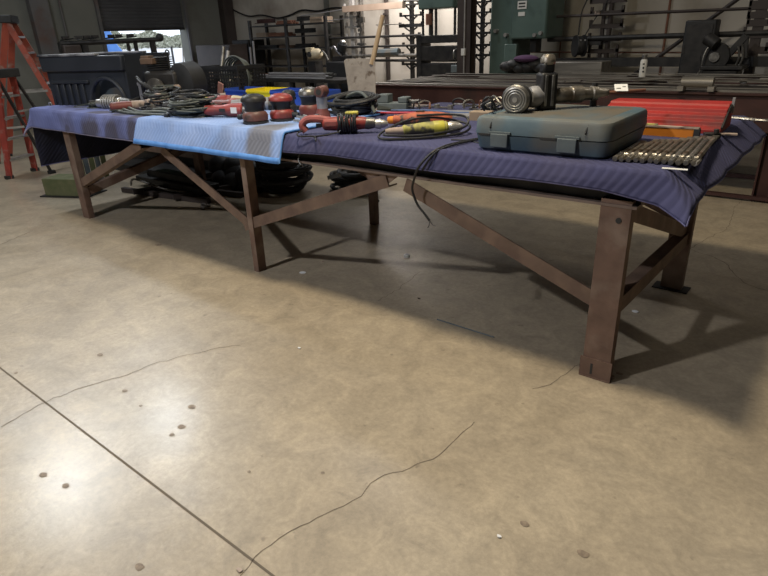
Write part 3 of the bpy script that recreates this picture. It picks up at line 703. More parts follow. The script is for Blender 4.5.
mb = MB(); mb.tube([(.02, 0, .03), (-.02, -.04, .02), (-.01, -.08, .006), (.08, -.11, .006), (.10, -.17, -.01)], .005, 6); mb.tube([(.08, -.11, .006), (.14, -.07, .006), (.22, -.06, .02)], .005, 6)
link('power_cord', mb, 'cord', t)
link('yellow_cap', MB().box((.29, .01, .112), (.075, .05, .022)), 'yellow', t, bevel=.006)
link('gear_case', MB().lathe([(.36, .030), (.38, .034), (.42, .028)], (0, 0, .055), (1, 0, 0), 14), 'grey_steel', t)
link('chuck', MB().lathe([(.42, .018), (.425, .026), (.455, .028), (.458, .023), (.475, .022), (.495, .012)], (0, 0, .05), (1, 0, 0), 14), 'bright_steel', t)
link('trigger', MB().box((.10, 0, .052), (.04, .018, .02)), 'black_plastic', t, bevel=.003)
# black hose coil behind
t = thing('air_hose_coil', 'black coiled hose in a low mound behind the red drill', 'hose', (-2.15, .78, ZB+.004))
link('hose', cordpile(9, .20, .03, 31, .010, 0, .10, .8, 6), 'black_rubber', t)
link('loose_end', MB().tube([(-.2, 0, .03), (-.12, .06, .11), (.02, .05, .15), (.14, 0, .12), (.22, -.02, .03)], .012, 8), 'cord_grey', t)
link('fitting', MB().cyl((-.22, -.06, .05), (-.17, -.09, .07), .014), 'bright_steel', t)
# grey block, clutter of small steel
t = thing('machinist_vice', 'dusty grey steel vice block behind the hose coil and shovel', 'vice', (-2.12, 1.22, ZB), R(15))
link('body', MB().bb(-.12, .12, -.06, .06, 0, .05).bb(-.12, -.03, -.05, .05, .05, .11).bb(.05, .12, -.05, .05, .05, .09), 'case_latch', t, bevel=.006)
link('screw', MB().cyl((.12, 0, .06), (.2, 0, .06), .012).cyl((.19, -.06, .06), (.19, .06, .06), .005), 'grey_steel', t)
for pts, mt, lab in (([(-2.0, .86, .02), (-1.75, .95, .02), (-1.62, 1.02, .015), (-1.5, 1.0, .01)], 'red_cable', 'red cable on the bench behind the orange sander'),
                 ([(-1.98, 1.0, .02), (-1.72, 1.10, .02), (-1.5, 1.12, .012), (-1.35, 1.2, .01)], 'blue_cable', 'blue-grey cable lying behind the red one')):
    tag(link('cable', MB().tube([(x, y, ZB+z) for x, y, z in pts], .009, 7), mt, origin=(pts[0][0], pts[0][1], ZB)), lab, 'cable')
t = MB().box((-1.52, 1.12, ZB+.006), (.46, .30, .012), Euler((0, 0, R(20))))
tag(link('sheet_metal_plate', t, 'sheet', origin=(-1.52, 1.12, ZB), bevel=.002), 'dull grey metal plate lying flat behind the yellow grinder', 'metal plate')
rnd = random.Random(4)
for k in range(7):
    x = -1.95+.13*k; y = 1.42+rnd.uniform(-.08, .08); L = rnd.uniform(.10, .2); a = rnd.uniform(-.6, .9)
    d = V((math.cos(a), math.sin(a), 0))
    t = thing('socket_wrench', 'steel wrench in the row of loose tools along the back edge', 'wrench', (x, y, ZB), a, 'loose wrenches along the back edge')
    link('shank', MB().bar((0, 0, .012), (L, 0, .012), .018, .008), ('grey_steel', 'chisel', 'bright_steel')[k % 3], t)
    link('head', MB().cyl((L, 0, .002), (L, 0, .03), .022, n=8), 'grey_steel', t)
for k in range(9):
    x = -2.0+.115*k; y = 1.24+.06*math.sin(k*2.4); a = k*1.1
    t = thing('pipe_clamp', 'small grimy steel clamp in the clutter in front of the loose wrenches', 'clamp', (x, y if k not in (3, 4, 5) else y+.10, ZB+.014*(k in (3, 4, 5))), a, 'small clamps near the back edge')
    link('frame', MB().tube([(-.04, 0, .008), (-.045, 0, .045), (0, 0, .062), (.045, 0, .045), (.04, 0, .008)], .007, 6), ('dark_steel', 'chisel', 'rust')[k % 3], t)
    link('screw', MB().cyl((-.06, .0, .022), (.05, .0, .022), .005, n=8).box((-.06, 0, .022), (.006, .04, .006)), 'grey_steel', t)
t = MB().box((-1.22, .95, ZB+.028), (.13, .09, .056), Euler((0, 0, R(10))))
tag(link('timber_offcut', t, 'cardboard', origin=(-1.22, .95, ZB), bevel=.003), 'short pale timber offcut just left of the blue case', 'wood block')
t = thing('plug_lead', 'grey cable lead with bright ends behind the timber offcut', 'cable', (-1.45, 1.38, ZB))
link('lead', MB().tube([(-.1, 0, .01), (0, .03, .05), (.08, 0, .10), (.14, -.02, .06), (.2, .02, .02)], .009, 7).tube([(0, -.05, .01), (.07, -.03, .06), (.12, .02, .09), (.2, .0, .03)], .008, 7), 'grey_steel', t)
# orange sander and yellow grinder with cord running over the edge
p0 = V((-1.55, .46, ZB)); t = thing('belt_sander', 'orange-red belt sander behind the dirty yellow grinder', 'power tool', p0, R(30), 'hand power tools on the bench')
link('body', MB().lathe([(0, .015), (.01, .028), (.08, .034), (.14, .045), (.26, .045), (.34, .034), (.36, .02)], (0, 0, .046), (1, 0, 0), 14), 'orange_tool', t)
link('nose', MB().lathe([(-.03, .014), (-.02, .022), (.02, .024)], (0, 0, .045), (1, 0, 0), 12), 'orange', t)
link('air_vents', MB().box((.20, -.044, .05), (.06, .004, .02)).box((.12, -.04, .052), (.03, .004, .015)), 'ink', t)
link('switch', MB().box((.17, 0, .092), (.05, .02, .012)), 'black_plastic', t, bevel=.002)
p0 = V((-1.26, .17, ZB)); t = thing('yellow_grinder', 'dirty yellow grinder ringed by its own black cord', 'power tool', p0, R(45), 'hand power tools on the bench')
link('motor_housing', MB().lathe([(0, .016), (.01, .026), (.07, .030), (.12, .036), (.20, .038), (.24, .036), (.25, .028)], (0, 0, .044), (1, 0, 0), 16), 'tool_yellow', t)
link('rear_grip', MB().lathe([(-.09, .012), (-.07, .018), (0, .022), (.02, .02)], (0, 0, .04), (1, 0, 0), 12), 'beige_tool', t)
link('maker_band', MB().lathe([(.17, .0385), (.172, .0395), (.225, .0395), (.228, .0385)], (0, 0, .044), (1, 0, 0), 16), 'yellow', t)
link('gear_head', MB().lathe([(.25, .028), (.27, .034), (.31, .028), (.33, .014)], (0, 0, .044), (1, 0, 0), 14).cyl((.30, 0, .044), (.30, 0, .015), .02), 'bright_steel', t)
mb = MB()
mb.tube([(-.13, -.02, .02), (-.10, -.07, .012), (.02, -.09, .01), (.18, -.085, .012), (.32, -.05, .02), (.38, .02, .04), (.34, .09, .06), (.20, .12, .085), (.05, .10, .08), (-.08, .06, .04)], .0065, 7, 6, closed=True)
mb.tube([(-.10, -.01, .03), (-.09, -.06, .03), (.05, -.075, .022), (.20, -.07, .03), (.34, -.03, .05), (.36, .03, .09), (.28, .10, .10), (.10, .12, .10)], .0065, 7)
link('cord_loops', mb, 'cord', t)
hang = [(-.86, .30, ZB+.01), (-.88, .16, ZB+.012), (-.90, .03, ZB+.008), (-.93, -.045, .965), (-.98, -.075, .90), (-1.01, -.07, .84), (-1.03, -.06, .78), (-1.0, -.06, .71), (-.96, -.06, .67), (-.925, -.06, .635)]
link('hanging_cord', MB().tube(hang, .0062, 7).tube([V(h)+V((.018, .0, 0)) for h in hang[:4]]+[V(hang[4])+V((.022, 0, -.01))], .005, 6), 'cord', t, world=True)
link('bare_ends', MB().tube([(-.925, -.06, .637), (-.91, -.055, .615), (-.895, -.05, .61)], .003, 5).tube([(-.925, -.06, .637), (-.925, -.065, .612), (-.93, -.07, .60)], .003, 5), 'grey_steel', t, world=True)
mb = MB().tube([(-.98, .22, ZB+.006), (-.90, .24, ZB+.006), (-.80, .20, ZB+.006), (-.76, .23, ZB+.006)], .004, 6)
tag(link('adaptor_lead', mb, 'cord', origin=(-.9, .22, ZB)), 'short thin black lead lying between yellow grinder and blue case', 'cable')

# the blue case
t = thing('tool_case', 'scuffed blue-grey plastic tool case lying flat near the bench corner', 'tool case', (-.445, .355, ZB), R(1.5))
t.scale = (1.13, 1.16, 1.22)
def rbox(x0, x1, y0, y1, z0, z1, r=.03, tp=0.0):
    mb = MB(); pts = []
    for cx_, cy_, a0 in ((x1-r, y1-r, 0), (x0+r, y1-r, 90), (x0+r, y0+r, 180), (x1-r, y0+r, 270)):
        for k in range(5): a = R(a0+k*22.5); pts.append((cx_+r*math.cos(a), cy_+r*math.sin(a)))
    rings = []
    ins = [(z0, tp+.012), (z0+(.012 if tp else .0), tp*.6+.002 if tp else 0), (z1, 0)] if tp else [(z0, 0), (z1-.014, .003), (z1-.004, .009), (z1, .020)]
    mx_, my_ = (x0+x1)/2, (y0+y1)/2; sx, sy = (x1-x0)/2, (y1-y0)/2
    for z_, i_ in ins: rings.append([mb.bm.verts.new((mx_+(p[0]-mx_)*(1-i_/sx), my_+(p[1]-my_)*(1-i_/sy), z_)) for p in pts])
    for a, b in zip(rings, rings[1:]):
        for k in range(len(pts)): mb.bm.faces.new((a[k], a[(k+1) % len(pts)], b[(k+1) % len(pts)], b[k]))
    mb.bm.faces.new(rings[0][::-1]); mb.bm.faces.new(rings[-1]); return mb
link('base_shell', rbox(-.28, .28, -.255, .255, 0, .062, .045, .012), 'case_blue', t)
lid = link('lid', rbox(-.282, .282, -.257, .257, .066, .128, .045), 'case_blue', t)
link('dusty_top_panel', rbox(-.245, .245, -.222, .222, .127, .1295, .03), 'case_dirt', lid)
link('seam', rbox(-.276, .276, -.251, .251, .058, .07, .045), 'ink', t)
for x in (-.155, .125):
    la = link('latch', MB().box((x, -.262, .045), (.075, .012, .05)), 'case_latch', t, bevel=.003)
    link('latch_hinge', MB().box((x, -.262, .073), (.095, .009, .008)), 'case_latch', la)
for x in (-.215, .05): link('lid_slot', MB().box((x+.03, -.2585, .064), (.13, .004, .007)), 'ink', t)
for x in (-.20, .19): link('lid_rib', MB().bar((x, -.259, .088), (x+.006, -.248, .118), .006, .006), 'ink', t)
# rotary hammer on the case
zc = ZB+.157
p0 = V((-.70, .20, zc)); p1 = V((-.30, .68, zc)); rz = math.atan2((p1-p0).y, (p1-p0).x)
t = thing('rotary_hammer', 'grimy dark rotary hammer drill lying on top of the blue case', 'power tool', p0, rz)
h = .062
MO = V((.045, -.075, h)); MA = V((.62, .78, 0)).normalized(); MS = V((-MA.y, MA.x, 0))
link('rear_motor', MB().lathe([(0, .045), (.004, .058), (.012, .066), (.05, .066), (.06, .058), (.10, .054), (.115, .050), (.15, .049), (.17, .04)], MO, MA, 22), 'grey_steel', t)
mb = MB()
for rr in (.052, .041, .030): mb.tube([MO+MA*-.0015+MS*rr*math.cos(a)+V((0, 0, rr*math.sin(a))) for a in [R(j*30) for j in range(12)]], .0035, 5, 2, closed=True)
mb.cyl(MO-MA*.004, MO+MA*.004, .012)
link('vent_rings', mb, 'bright_steel', t)
mb = MB()
for k in range(5): mb.lathe([(.016+.008*k, .066), (.018+.008*k, .069), (.020+.008*k, .066)], MO, MA, 22)
link('cooling_fins', mb, 'black_plastic', t)
link('neck', MB().lathe([(.15, .045), (.17, .050), (.19, .05), (.21, .042)], (0, 0, h), (1, 0, 0), 16), 'sheet', t)
gh = MB().box((.235, 0, .085), (.085, .075, .17)); gh.box((.232, 0, .19), (.06, .055, .05)); link('upright_housing', gh, 'dark_steel', t, bevel=.012)
link('housing_rib', MB().box((.215, -.040, .09), (.014, .008, .14)).box((.25, -.040, .09), (.014, .008, .14)), 'grey_steel', t, bevel=.002)
link('top_cap', MB().lathe([(0, .030), (.01, .036), (.03, .034), (.045, .022)], (.235, 0, .205), (0, 0, 1), 12), 'chisel', t)
link('barrel', MB().lathe([(.27, .030), (.285, .036), (.36, .036), (.365, .040), (.42, .040), (.425, .032), (.47, .030), (.475, .036), (.50, .036), (.505, .026), (.56, .020)], (0, 0, .062), (1, 0, 0), 14), 'chisel', t)
link('side_handle', MB().cyl((.49, 0, .0), (.49, 0, .11), .017, .014, 10), 'dark_steel', t)
link('drill_bit', MB().cyl((.55, 0, .060), (.80, .05, .058), .009, .007, 8), 'rust', t)
link('power_cord', MB().tube([(.01, .03, .03), (-.04, .05, .015), (-.075, .02, .05), (-.06, -.02, .075), (-.03, -.02, .03), (-.02, .06, .01), (.05, .09, .008)], .006, 7).tube([(-.055, .05, .01), (-.085, .0, .04), (-.05, -.03, .06), (-.03, .02, .02)], .006, 7), 'cord', t)
q = WM[t.name] @ V((.645, .02, .075))
tg = thing('price_tag', 'white paper tag resting on the hammer bit behind the case', 'tag', q, R(25))
link('card', MB().box((0, 0, .004), (.062, .06, .002), Euler((R(28), 0, 0))), 'paper', tg)
link('writing', MB().box((-.012, -.008, .0015), (.02, .006, .001), Euler((R(28), 0, 0))).box((.014, .004, .0078), (.016, .005, .001), Euler((R(28), 0, 0))), 'ink', tg)
# red tiered box
t = thing('red_metal_box', 'bright red ribbed metal box behind the chisels and blue case', 'metal box', (-.16, 1.12, ZB), R(2))
prof = [(-.17, 0), (-.17, .022), (-.15, .030), (-.13, .036), (-.125, .055), (-.09, .062), (-.085, .08), (-.05, .088), (-.045, .108), (.0, .116), (.01, .128), (.16, .128), (.16, 0)]
link('body', MB().prism(prof, Matrix(((0, 0, 1, -.32), (1, 0, 0, 0), (0, 1, 0, 0), (0, 0, 0, 1))), .60), 'red_box', t, smooth=False, bevel=.003)
link('end_clip', MB().bb(.281, .293, .05, .075, .08, .155), 'sheet', t)
link('end_hinge', MB().tube([(.283, -.16, .03), (.283, -.08, .07), (.283, .0, .11), (.283, .06, .12)], .006, 6), 'dark_steel', t)
# orange level and small parts
t = thing('spirit_level', 'orange spirit level lying along the front of the red box', 'level', (-.16, .80, ZB), R(3))
link('beam', MB().bb(-.22, .20, -.018, .018, 0, .045), 'orange', t, bevel=.003)
link('top_edge', MB().bb(-.22, .22, -.020, .020, .045, .052), 'beige_tool', t)
link('end_cap', MB().bb(.20, .225, -.02, .02, 0, .046), 'black_plastic', t)
link('vial', MB().cyl((-.03, 0, .053), (.03, 0, .053), .008), 'tool_yellow', t)
tag(link('steel_bracket', MB().box((.11, .86, ZB+.012), (.07, .05, .024), Euler((0, 0, .4))).cyl((.13, .84, ZB+.024), (.13, .84, ZB+.045), .012), 'dark_steel', origin=(.11, .86, ZB), bevel=.002), 'small black bracket at the right end of the orange level', 'bracket')
tag(link('folded_card', MB().box((.155, .98, ZB+.004), (.09, .04, .006), Euler((0, 0, .2))), 'beige_tool', origin=(.155, .98, ZB)), 'small pale strip beside the black bracket near the bench end', 'strip')
# chisels in a row
rnd = random.Random(12)
CH = []
for k in range(12):
    f_ = k/11; x0 = -.095+.285*f_; y0 = .075+.055*f_ + rnd.uniform(-.008, .012); L = .46+.24*f_+rnd.uniform(-.04, .03); aa = math.atan2(1, -.05-.03*f_)
    rr = .0115+.002*rnd.random(); bit = k in (9, 10)
    lab = 'oily steel chisel bit in the row right of the blue case'
    if k == 0: lab = 'chisel bit nearest the blue case, first in the row'
    if k == 11: lab = 'rightmost oily chisel bit of the row, nearest the bench end'
    t = thing('chisel_bit', lab, 'chisel', (x0, y0, ZB), aa, 'chisel bits laid side by side')
    mt = 'chisel' if k not in (8, 10) else 'grey_steel'
    link('shank', MB().lathe([(0, rr*.8), (.01, rr), (.07, rr), (.075, rr*1.45), (.085, rr*1.45), (.09, rr), (L-.10, rr)], (0, 0, .0145), (1, 0, 0), 6 if k % 2 else 8), mt, t)
    link('blade', MB().prism([(0, -rr), (.05, -rr*1.1), (.1, -rr*1.2), (.1, rr*1.2), (.05, rr*1.1), (0, rr)], Matrix.Translation((L-.10, 0, .010)), .008), mt, t)
tag(link('short_chisel', MB().lathe([(0, .009), (.02, .010), (.04, .010), (.045, .007), (.09, .006)], (.195, .13, ZB+.012), (.0, 1, 0), 8), 'bright_steel', origin=(.195, .13, ZB)), 'short shiny stub chisel beside the right end of the row', 'chisel')
tg = thing('paper_strip', 'white paper strip on the navy blanket in front of the chisels', 'tag', (.145, .045, ZB+.003), R(8))
link('card', MB().bb(-.045, .045, -.012, .012, 0, .002), 'paper', tg)
# bits at the far corner
rnd = random.Random(9)
for k in range(4):
    x = .02+.055*k; y = 1.56-.02*k
    t = thing('drill_bit', 'shiny drill bit in the small scatter at the far bench corner', 'drill bit', (x, y, ZB), rnd.uniform(-.3, .5), 'loose drill bits at the far corner')
    link('shank', MB().cyl((0, 0, .008), (.04, 0, .008), .007), 'bright_steel', t); link('flute', MB().lathe([(.04, .006), (.05, .008), (.12, .007), (.135, .001)], (0, 0, .008), (1, 0, 0), 6), 'grey_steel', t)

# milk crate with things inside
t = thing('milk_crate', 'black lattice milk crate standing behind the cord heap', 'crate', (-4.05, 1.26, ZB), R(3))
def lattice(p, u, v, w, h, n, m_):
    mb = MB(); p = V(p); u = V(u); v = V(v); nn = u.cross(v)
    for k in range(n+1): mb.bar(p+u*(w*k/n), p+u*(w*k/n)+v*h, .013, .009, up=nn)
    for k in range(m_+1): mb.bar(p+v*(h*k/m_), p+v*(h*k/m_)+u*w, .013, .009, up=nn)
    return mb
W_, D_, H_ = .50, .32, .30
for nm, p, u, w in (('front_side', (-W_/2, -D_/2, .004), (1, 0, 0), W_), ('rear_side', (-W_/2, D_/2, .004), (1, 0, 0), W_), ('end_side', (-W_/2, -D_/2, .004), (0, 1, 0), D_), ('end_side', (W_/2, -D_/2, .004), (0, 1, 0), D_)):
    link(nm, lattice(p, u, (0, 0, 1), w, H_, int(w/.033), 9), 'black_plastic', t, smooth=False)
link('floor_grid', MB().bb(-W_/2, W_/2, -D_/2, D_/2, 0, .006), 'black_plastic', t)
link('rim', MB().bb(-W_/2-.008, W_/2+.008, -D_/2-.008, -D_/2+.006, H_-.02, H_+.01).bb(-W_/2-.008, W_/2+.008, D_/2-.006, D_/2+.008, H_-.02, H_+.01).bb(-W_/2-.008, -W_/2+.006, -D_/2, D_/2, H_-.02, H_+.01).bb(W_/2-.006, W_/2+.008, -D_/2, D_/2, H_-.02, H_+.01), 'black_plastic', t)
tag(link('paper_tag', MB().box((-3.99, 1.05, ZB+.12), (.075, .012, .11), Euler((0, R(18), 0))), 'pink_tag', origin=(-3.99, 1.05, ZB+.06), bevel=.006), 'faded pink tag hanging on the front of the milk crate', 'tag')
t = thing('wire_coil', 'thick grey-green cable coil inside the milk crate', 'cable', (-3.97, 1.27, ZB+.01))
mb = MB()
for k in range(5): mb.tube([(.19*math.cos(a)*(1-.05*k), .02*k-.05, .19+.19*math.sin(a)*(1-.04*k)) for a in [R(j*36+8*k) for j in range(10)]], .008, 6, 4, closed=True)
link('cable', mb, 'cord_grey', t)
for k, (x, h_, mt) in enumerate(((-.19, .47, 'grey_steel'), (-.13, .43, 'sheet'), (-.07, .34, 'grey_steel'))):
    tag(link('steel_tube', MB().cyl((-4.05+x, 1.2, ZB+.008), (-4.05+x-.03, 1.36, ZB+h_), .017, n=12), mt, origin=(-4.05+x, 1.2, ZB)), ('tallest steel tube standing in the milk crate, leftmost', 'middle grey tube standing in the milk crate', 'shortest of the three tubes standing in the milk crate')[k], 'tube')
# parts bins
def binbox(loc, w, mt, label):
    t = thing('parts_bin', label, 'bin', loc, R(2), 'plastic parts bins on the bench'); d_ = .22; h_ = .135
    link('front_panel', MB().bb(-w/2, w/2, -d_/2, -d_/2+.006, 0, h_*.92).bb(-w/2, w/2, -d_/2-.008, -d_/2, h_*.82, h_*.92), mt, t, smooth=False)
    link('side_panel', MB().bb(-w/2, -w/2+.005, -d_/2, d_/2, 0, h_), mt, t, smooth=False); link('side_panel', MB().bb(w/2-.005, w/2, -d_/2, d_/2, 0, h_), mt, t, smooth=False)
    link('rear_panel', MB().bb(-w/2, w/2, d_/2-.006, d_/2, 0, h_), mt, t, smooth=False); link('base', MB().bb(-w/2, w/2, -d_/2, d_/2, 0, .005), mt, t, smooth=False)
    return t
yb = .96
def bx_(px0, px1, py): a = onY(px0, py, yb); b = onY(px1, py, yb); return (a.x+b.x)/2, b.x-a.x-.008
for px0, px1, mt, lab in ((226, 247, 'bin_blue', 'blue plastic bin left of the yellow one'), (247, 270, 'bin_yellow', 'bright yellow plastic parts bin between two blue ones'),
                      (270.5, 294, 'bin_blue', 'blue bin just right of the yellow bin'), (294, 322, 'bin_blue', 'rightmost blue bin in the row behind the sanders')):
    x, w = bx_(px0, px1, 98); binbox((x, yb+.11, ZB), w, mt, lab)
# square shovel
t = thing('square_shovel', 'concrete-crusted square shovel standing upright against the bench back', 'shovel', (-2.68, 1.48, ZB))
bl_ = [(-.135, .085), (.14, .0), (.165, .02), (.150, .33), (.12, .345), (-.16, .345), (-.185, .33)]
mm = Matrix(((1, 0, 0, 0), (0, .08, 1, 0), (0, 1, -.08, 0), (0, 0, 0, 1)))
link('blade', MB().prism(bl_, mm, .006), 'shovel', t, bevel=.002)
link('blade_socket', MB().tube([(.10, .05, .22), (.115, .045, .30), (.122, .04, .36)], .02, 10), 'dark_steel', t)
link('handle', MB().cyl((.115, .03, .30), (.20, .09, .66), .021, .017, 12), 'wood', t)
# moulded tub at the left end
t = thing('moulded_plastic_tub', 'big charcoal moulded plastic tub with a wheel arch at the bench left end', 'tub', (-5.44, .20, ZB), R(17))
L, H = .92, .46
arch = [(.48+.24*2*.5+(-.24)*math.cos(a), .29*math.sin(a)) for a in [R(k*15) for k in range(13)]]
out = [(.02, 0), (.47, 0)] + [(.68-.20*math.cos(R(k*15)), .02+.225*math.sin(R(k*15))) for k in range(13)] + [(L-.02, 0), (L, .2), (L+.02, H-.08), (-.03, H-.08), (0, .2)]
mY = Matrix(((1, 0, 0, 0), (0, 0, 1, 0), (0, 1, 0, 0), (0, 0, 0, 1)))
fw_ = link('front_wall', MB().prism(out, mY, .03), 'tub', t, smooth=False, bevel=.006)
link('upper_lip', MB().prism([(-.035, H-.15), (L+.02, H-.15), (L+.03, H-.02), (-.05, H-.02)], mY @ Matrix.Translation((0, 0, -.035)), .05), 'tub', fw_, bevel=.012)
link('arch_lip', MB().tube([(.68-.21*math.cos(R(k*15)), -.012, .015+.235*math.sin(R(k*15))) for k in range(13)], .016, 8, 2), 'tub', fw_)
for x in (.08, .16, .24, .32, .40): link('rib', MB().bb(x-.018, x+.018, -.022, .002, .01, .20), 'tub', fw_, bevel=.006)
link('ledge', MB().bb(.03, .49, -.026, .004, .205, .235), 'tub', fw_, bevel=.006)
link('arch_liner', MB().prism([(.47, 0)]+[(.68-.22*math.cos(R(k*15)), .02+.25*math.sin(R(k*15))) for k in range(13)]+[(.89, 0)], mY @ Matrix.Translation((0, 0, .10)), .02), 'case_dirt', t)
link('rear_wall', MB().bb(0, L, .56, .59, 0, H-.02), 'tub', t); link('end_wall', MB().bb(-.02, .01, .0, .59, 0, H-.02), 'tub', t); link('end_wall', MB().bb(L-.01, L+.02, 0, .59, 0, H-.02), 'tub', t)
link('rim', MB().bb(-.05, L*.72, -.045, .01, H-.02, H).bb(-.05, L*.72, .55, .61, H-.02, H).bb(-.05, 0, -.045, .61, H-.02, H), 'tub_rim', t, bevel=.006)
# dark pump unit at the right end of the tub
t = thing('engine_block', 'black oily engine unit with hoses at the tub right end', 'engine', (-4.26, .72, ZB), R(20))
link('crankcase', MB().box((0, 0, .16), (.34, .28, .28)), 'dark_steel', t, bevel=.03)
mb = MB()
for k in range(6): mb.lathe([(.02+.018*k, .09), (.022+.018*k, .115), (.028+.018*k, .115), (.03+.018*k, .09)], (-.08, 0, .29), (0, 0, 1), 16)
link('finned_cylinder', mb, 'dark_steel', t)
link('hood', MB().lathe([(0, .12), (.02, .17), (.16, .18), (.20, .13)], (.18, -.12, .19), (.3, 1, 0), 18), 'black_plastic', t)
link('pulley', MB().cyl((-.02, -.20, .16), (-.02, -.17, .16), .085, n=18).cyl((-.02, -.215, .16), (-.02, -.20, .16), .03), 'grey_steel', t)
link('carburettor', MB().box((-.10, -.10, .38), (.13, .1, .05)).box((-.12, -.1, .41), (.08, .08, .03)), 'brown_cloth', t, bevel=.006)
link('lifting_eye', MB().tube([(.06, -.05+.025*math.cos(a), .44+.025*math.sin(a)) for a in [R(j*45) for j in range(8)]], .006, 6, 3, closed=True).cyl((.06, -.05, .3), (.06, -.05, .415), .008), 'dark_steel', t)
link('hose', MB().tube([(-.2, -.18, .25), (-.1, -.24, .2), (.08, -.24, .12), (.2, -.26, .16), (.33, -.2, .1), (.42, -.1, .05)], .018, 8).tube([(-.1, -.2, .1), (.05, -.28, .06), (.25, -.26, .04), (.4, -.2, .03)], .014, 8), 'black_rubber', t)
link('bracket', MB().box((-.17, -.19, .14), (.03, .03, .16)).box((-.15, -.2, .2), (.08, .02, .025)), 'sheet', t)
# timber blocks between engine and crate
for k, (px, py, w, d_, h_) in enumerate(((184, 101, .26, .12, .05), (182, 96, .26, .10, .06))):
    q = onZ(px, 104, ZB); z0 = ZB+(.0 if k == 0 else .051)
    tag(link('timber_block', MB().box((-4.56+.02*k, 1.40, z0+h_/2), (w, d_, h_), Euler((0, 0, .1*k))), 'beige_tool' if k else 'dark_wood', origin=(-4.56, 1.40, z0), bevel=.004),
        ('dark timber block under the pale one left of the milk crate', 'pale timber block stacked left of the milk crate')[k], 'wood block')

# ------------------------------------------------------------------ big fabrication table behind the bench
ft = thing('fabrication_table', 'huge dark oxide-red steel fabrication table behind the bench', 'work table', (0, 3.65, 0))
FX0, FX1, FY1 = -4.42, 3.2, 1.9
link('front_beam', MB().sect((FX0, 0, .78), (FX1, 0, .78), [(0, -.155), (.09, -.155), (.09, -.14), (.055, -.14), (.055, .14), (.09, .14), (.09, .155), (0, .155), (0, .14), (.04, .14), (.04, -.14), (0, -.14)], (0, 0, 1)), 'fab_steel', ft, smooth=False)
link('rear_beam', MB().bb(FX0, FX1, FY1-.06, FY1, .64, .935), 'fab_steel', ft, smooth=False)
for x in (FX0+.03, -1.4, 1.2, FX1-.03): link('end_beam', MB().bb(x-.03, x+.03, .05, FY1-.06, .66, .925), 'fab_steel', ft, smooth=False)
for x in (-4.2, .10, 3.0):
    for y in (.02, FY1-.1):
        if x == -4.2: continue
        link('leg', MB().bb(x-.07, x-.055, y, y+.12, 0, .66).bb(x+.05, x+.065, y, y+.12, 0, .66).bb(x-.07, x+.065, y+.055, y+.07, 0, .66), 'fab_steel', ft, smooth=False)
for x in (-2.6,):
    for y in (1.2, FY1-.1): link('leg', MB().bb(x-.06, x+.06, y, y+.1, 0, .66), 'fab_steel', ft, smooth=False)
link('foot_rail', MB().bb(-.75, .25, .0, .045, .02, .05), 'fab_steel', ft, smooth=False)
link('foot_rail', MB().bb(-.62, .25, .85, .90, .02, .06), 'fab_steel', ft, smooth=False)
for k in range(5):
    y = .38+.36*k
    link('deck_bar', MB().bb(FX0, FX1, y, y+.05, .930, .938), 'bar_steel', ft, smooth=False)
link('gap_shade_sheet', MB().bb(FX0+.06, FX1-.06, .06, FY1-.07, .84, .85), 'column', ft, smooth=False)  # added dark sheet, stands in for shade between the deck bars
link('top_flange', MB().bb(FX0, FX1, -.01, .10, .936, .948), 'bar_steel', ft, smooth=False)
rnd = random.Random(3)
Z2 = .949
labs = ['long angle bar lying flat across the left of the fabrication table', 'flat bar crossing the fabrication table behind the shovel at a slight slant', 'slanting steel bar on the fabrication table left of the press', 'long pale bar on the fabrication table in front of the press',
        'thin bar on the fabrication table running behind the hammer drill', 'slanted flat bar right of the upright hammer housing', 'steel bar on the table just left of the white spray can', 'bar lying diagonally below the dark cabinet', 'flat bar at the right end of the fabrication table', 'pale bar crossing the right end of the table at a slant']
segs = [((-4.3, 3.95), (-1.9, 4.35)), ((-4.1, 4.3), (-2.0, 4.15)), ((-3.9, 4.75), (-1.6, 5.0)), ((-3.3, 4.55), (-.9, 4.62)), ((-2.4, 5.35), (-.2, 5.25)), ((-1.75, 4.05), (-1.0, 5.0)), ((-1.3, 4.2), (.0, 5.35)), ((-.9, 4.0), (.6, 4.8)), ((-.2, 4.55), (1.6, 4.45)), ((.0, 4.1), (1.2, 5.3))]
for k, (a, b) in enumerate(segs):
    a = V((*a, Z2+.004*(k+1))); b = V((*b, Z2+.004*(k+1)))
    tag(link('steel_bar', MB().bar(a, b, .06, .008), 'bar_steel', origin=(a.x, a.y, a.z-.005), smooth=False), labs[k], 'steel bar', 'loose bars on the fabrication table')
# spray can
q = onZ(642, 77, Z2+.01)
t = thing('spray_can', 'white spray can with dark print standing on the fabrication table', 'spray can', q)
link('can_body', MB().lathe([(0, .034), (.003, .037), (.17, .037), (.185, .030), (.19, .022)], n=18), 'white_plastic', t)
link('cap', MB().lathe([(.19, .026), (.192, .028), (.235, .028), (.24, .024)], n=16), 'grey_steel', t)
link('printed_marks', MB().box((.012, -.036, .10), (.016, .006, .022)).box((.015, -.036, .06), (.018, .006, .018)).box((.01, -.036, .14), (.018, .006, .014)), 'ink', t)
# pipe and lumps on the table at right
a = onZ(682, 82, 1.02); b = onZ(711, 83.5, 1.02); b.y = a.y
tag(link('steel_pipe', MB().cyl((a.x, a.y, Z2+.07), (b.x, b.y, Z2+.07), .045, n=16).bb(a.x-.02, a.x+.03, a.y-.06, a.y+.06, Z2, Z2+.04).bb(b.x-.03, b.x+.02, b.y-.06, b.y+.06, Z2, Z2+.04), 'bar_steel', origin=(a.x, a.y, Z2)), 'short thick pipe on blocks below the dark cabinet', 'pipe')
q = onZ(743, 84, Z2)
tag(link('rag', MB().ball((q.x, q.y, Z2+.015), .025, (1.3, 1, .6)), 'white_plastic', origin=(q.x, q.y, Z2)), 'small crumpled pale rag at the right of the fabrication table', 'rag')
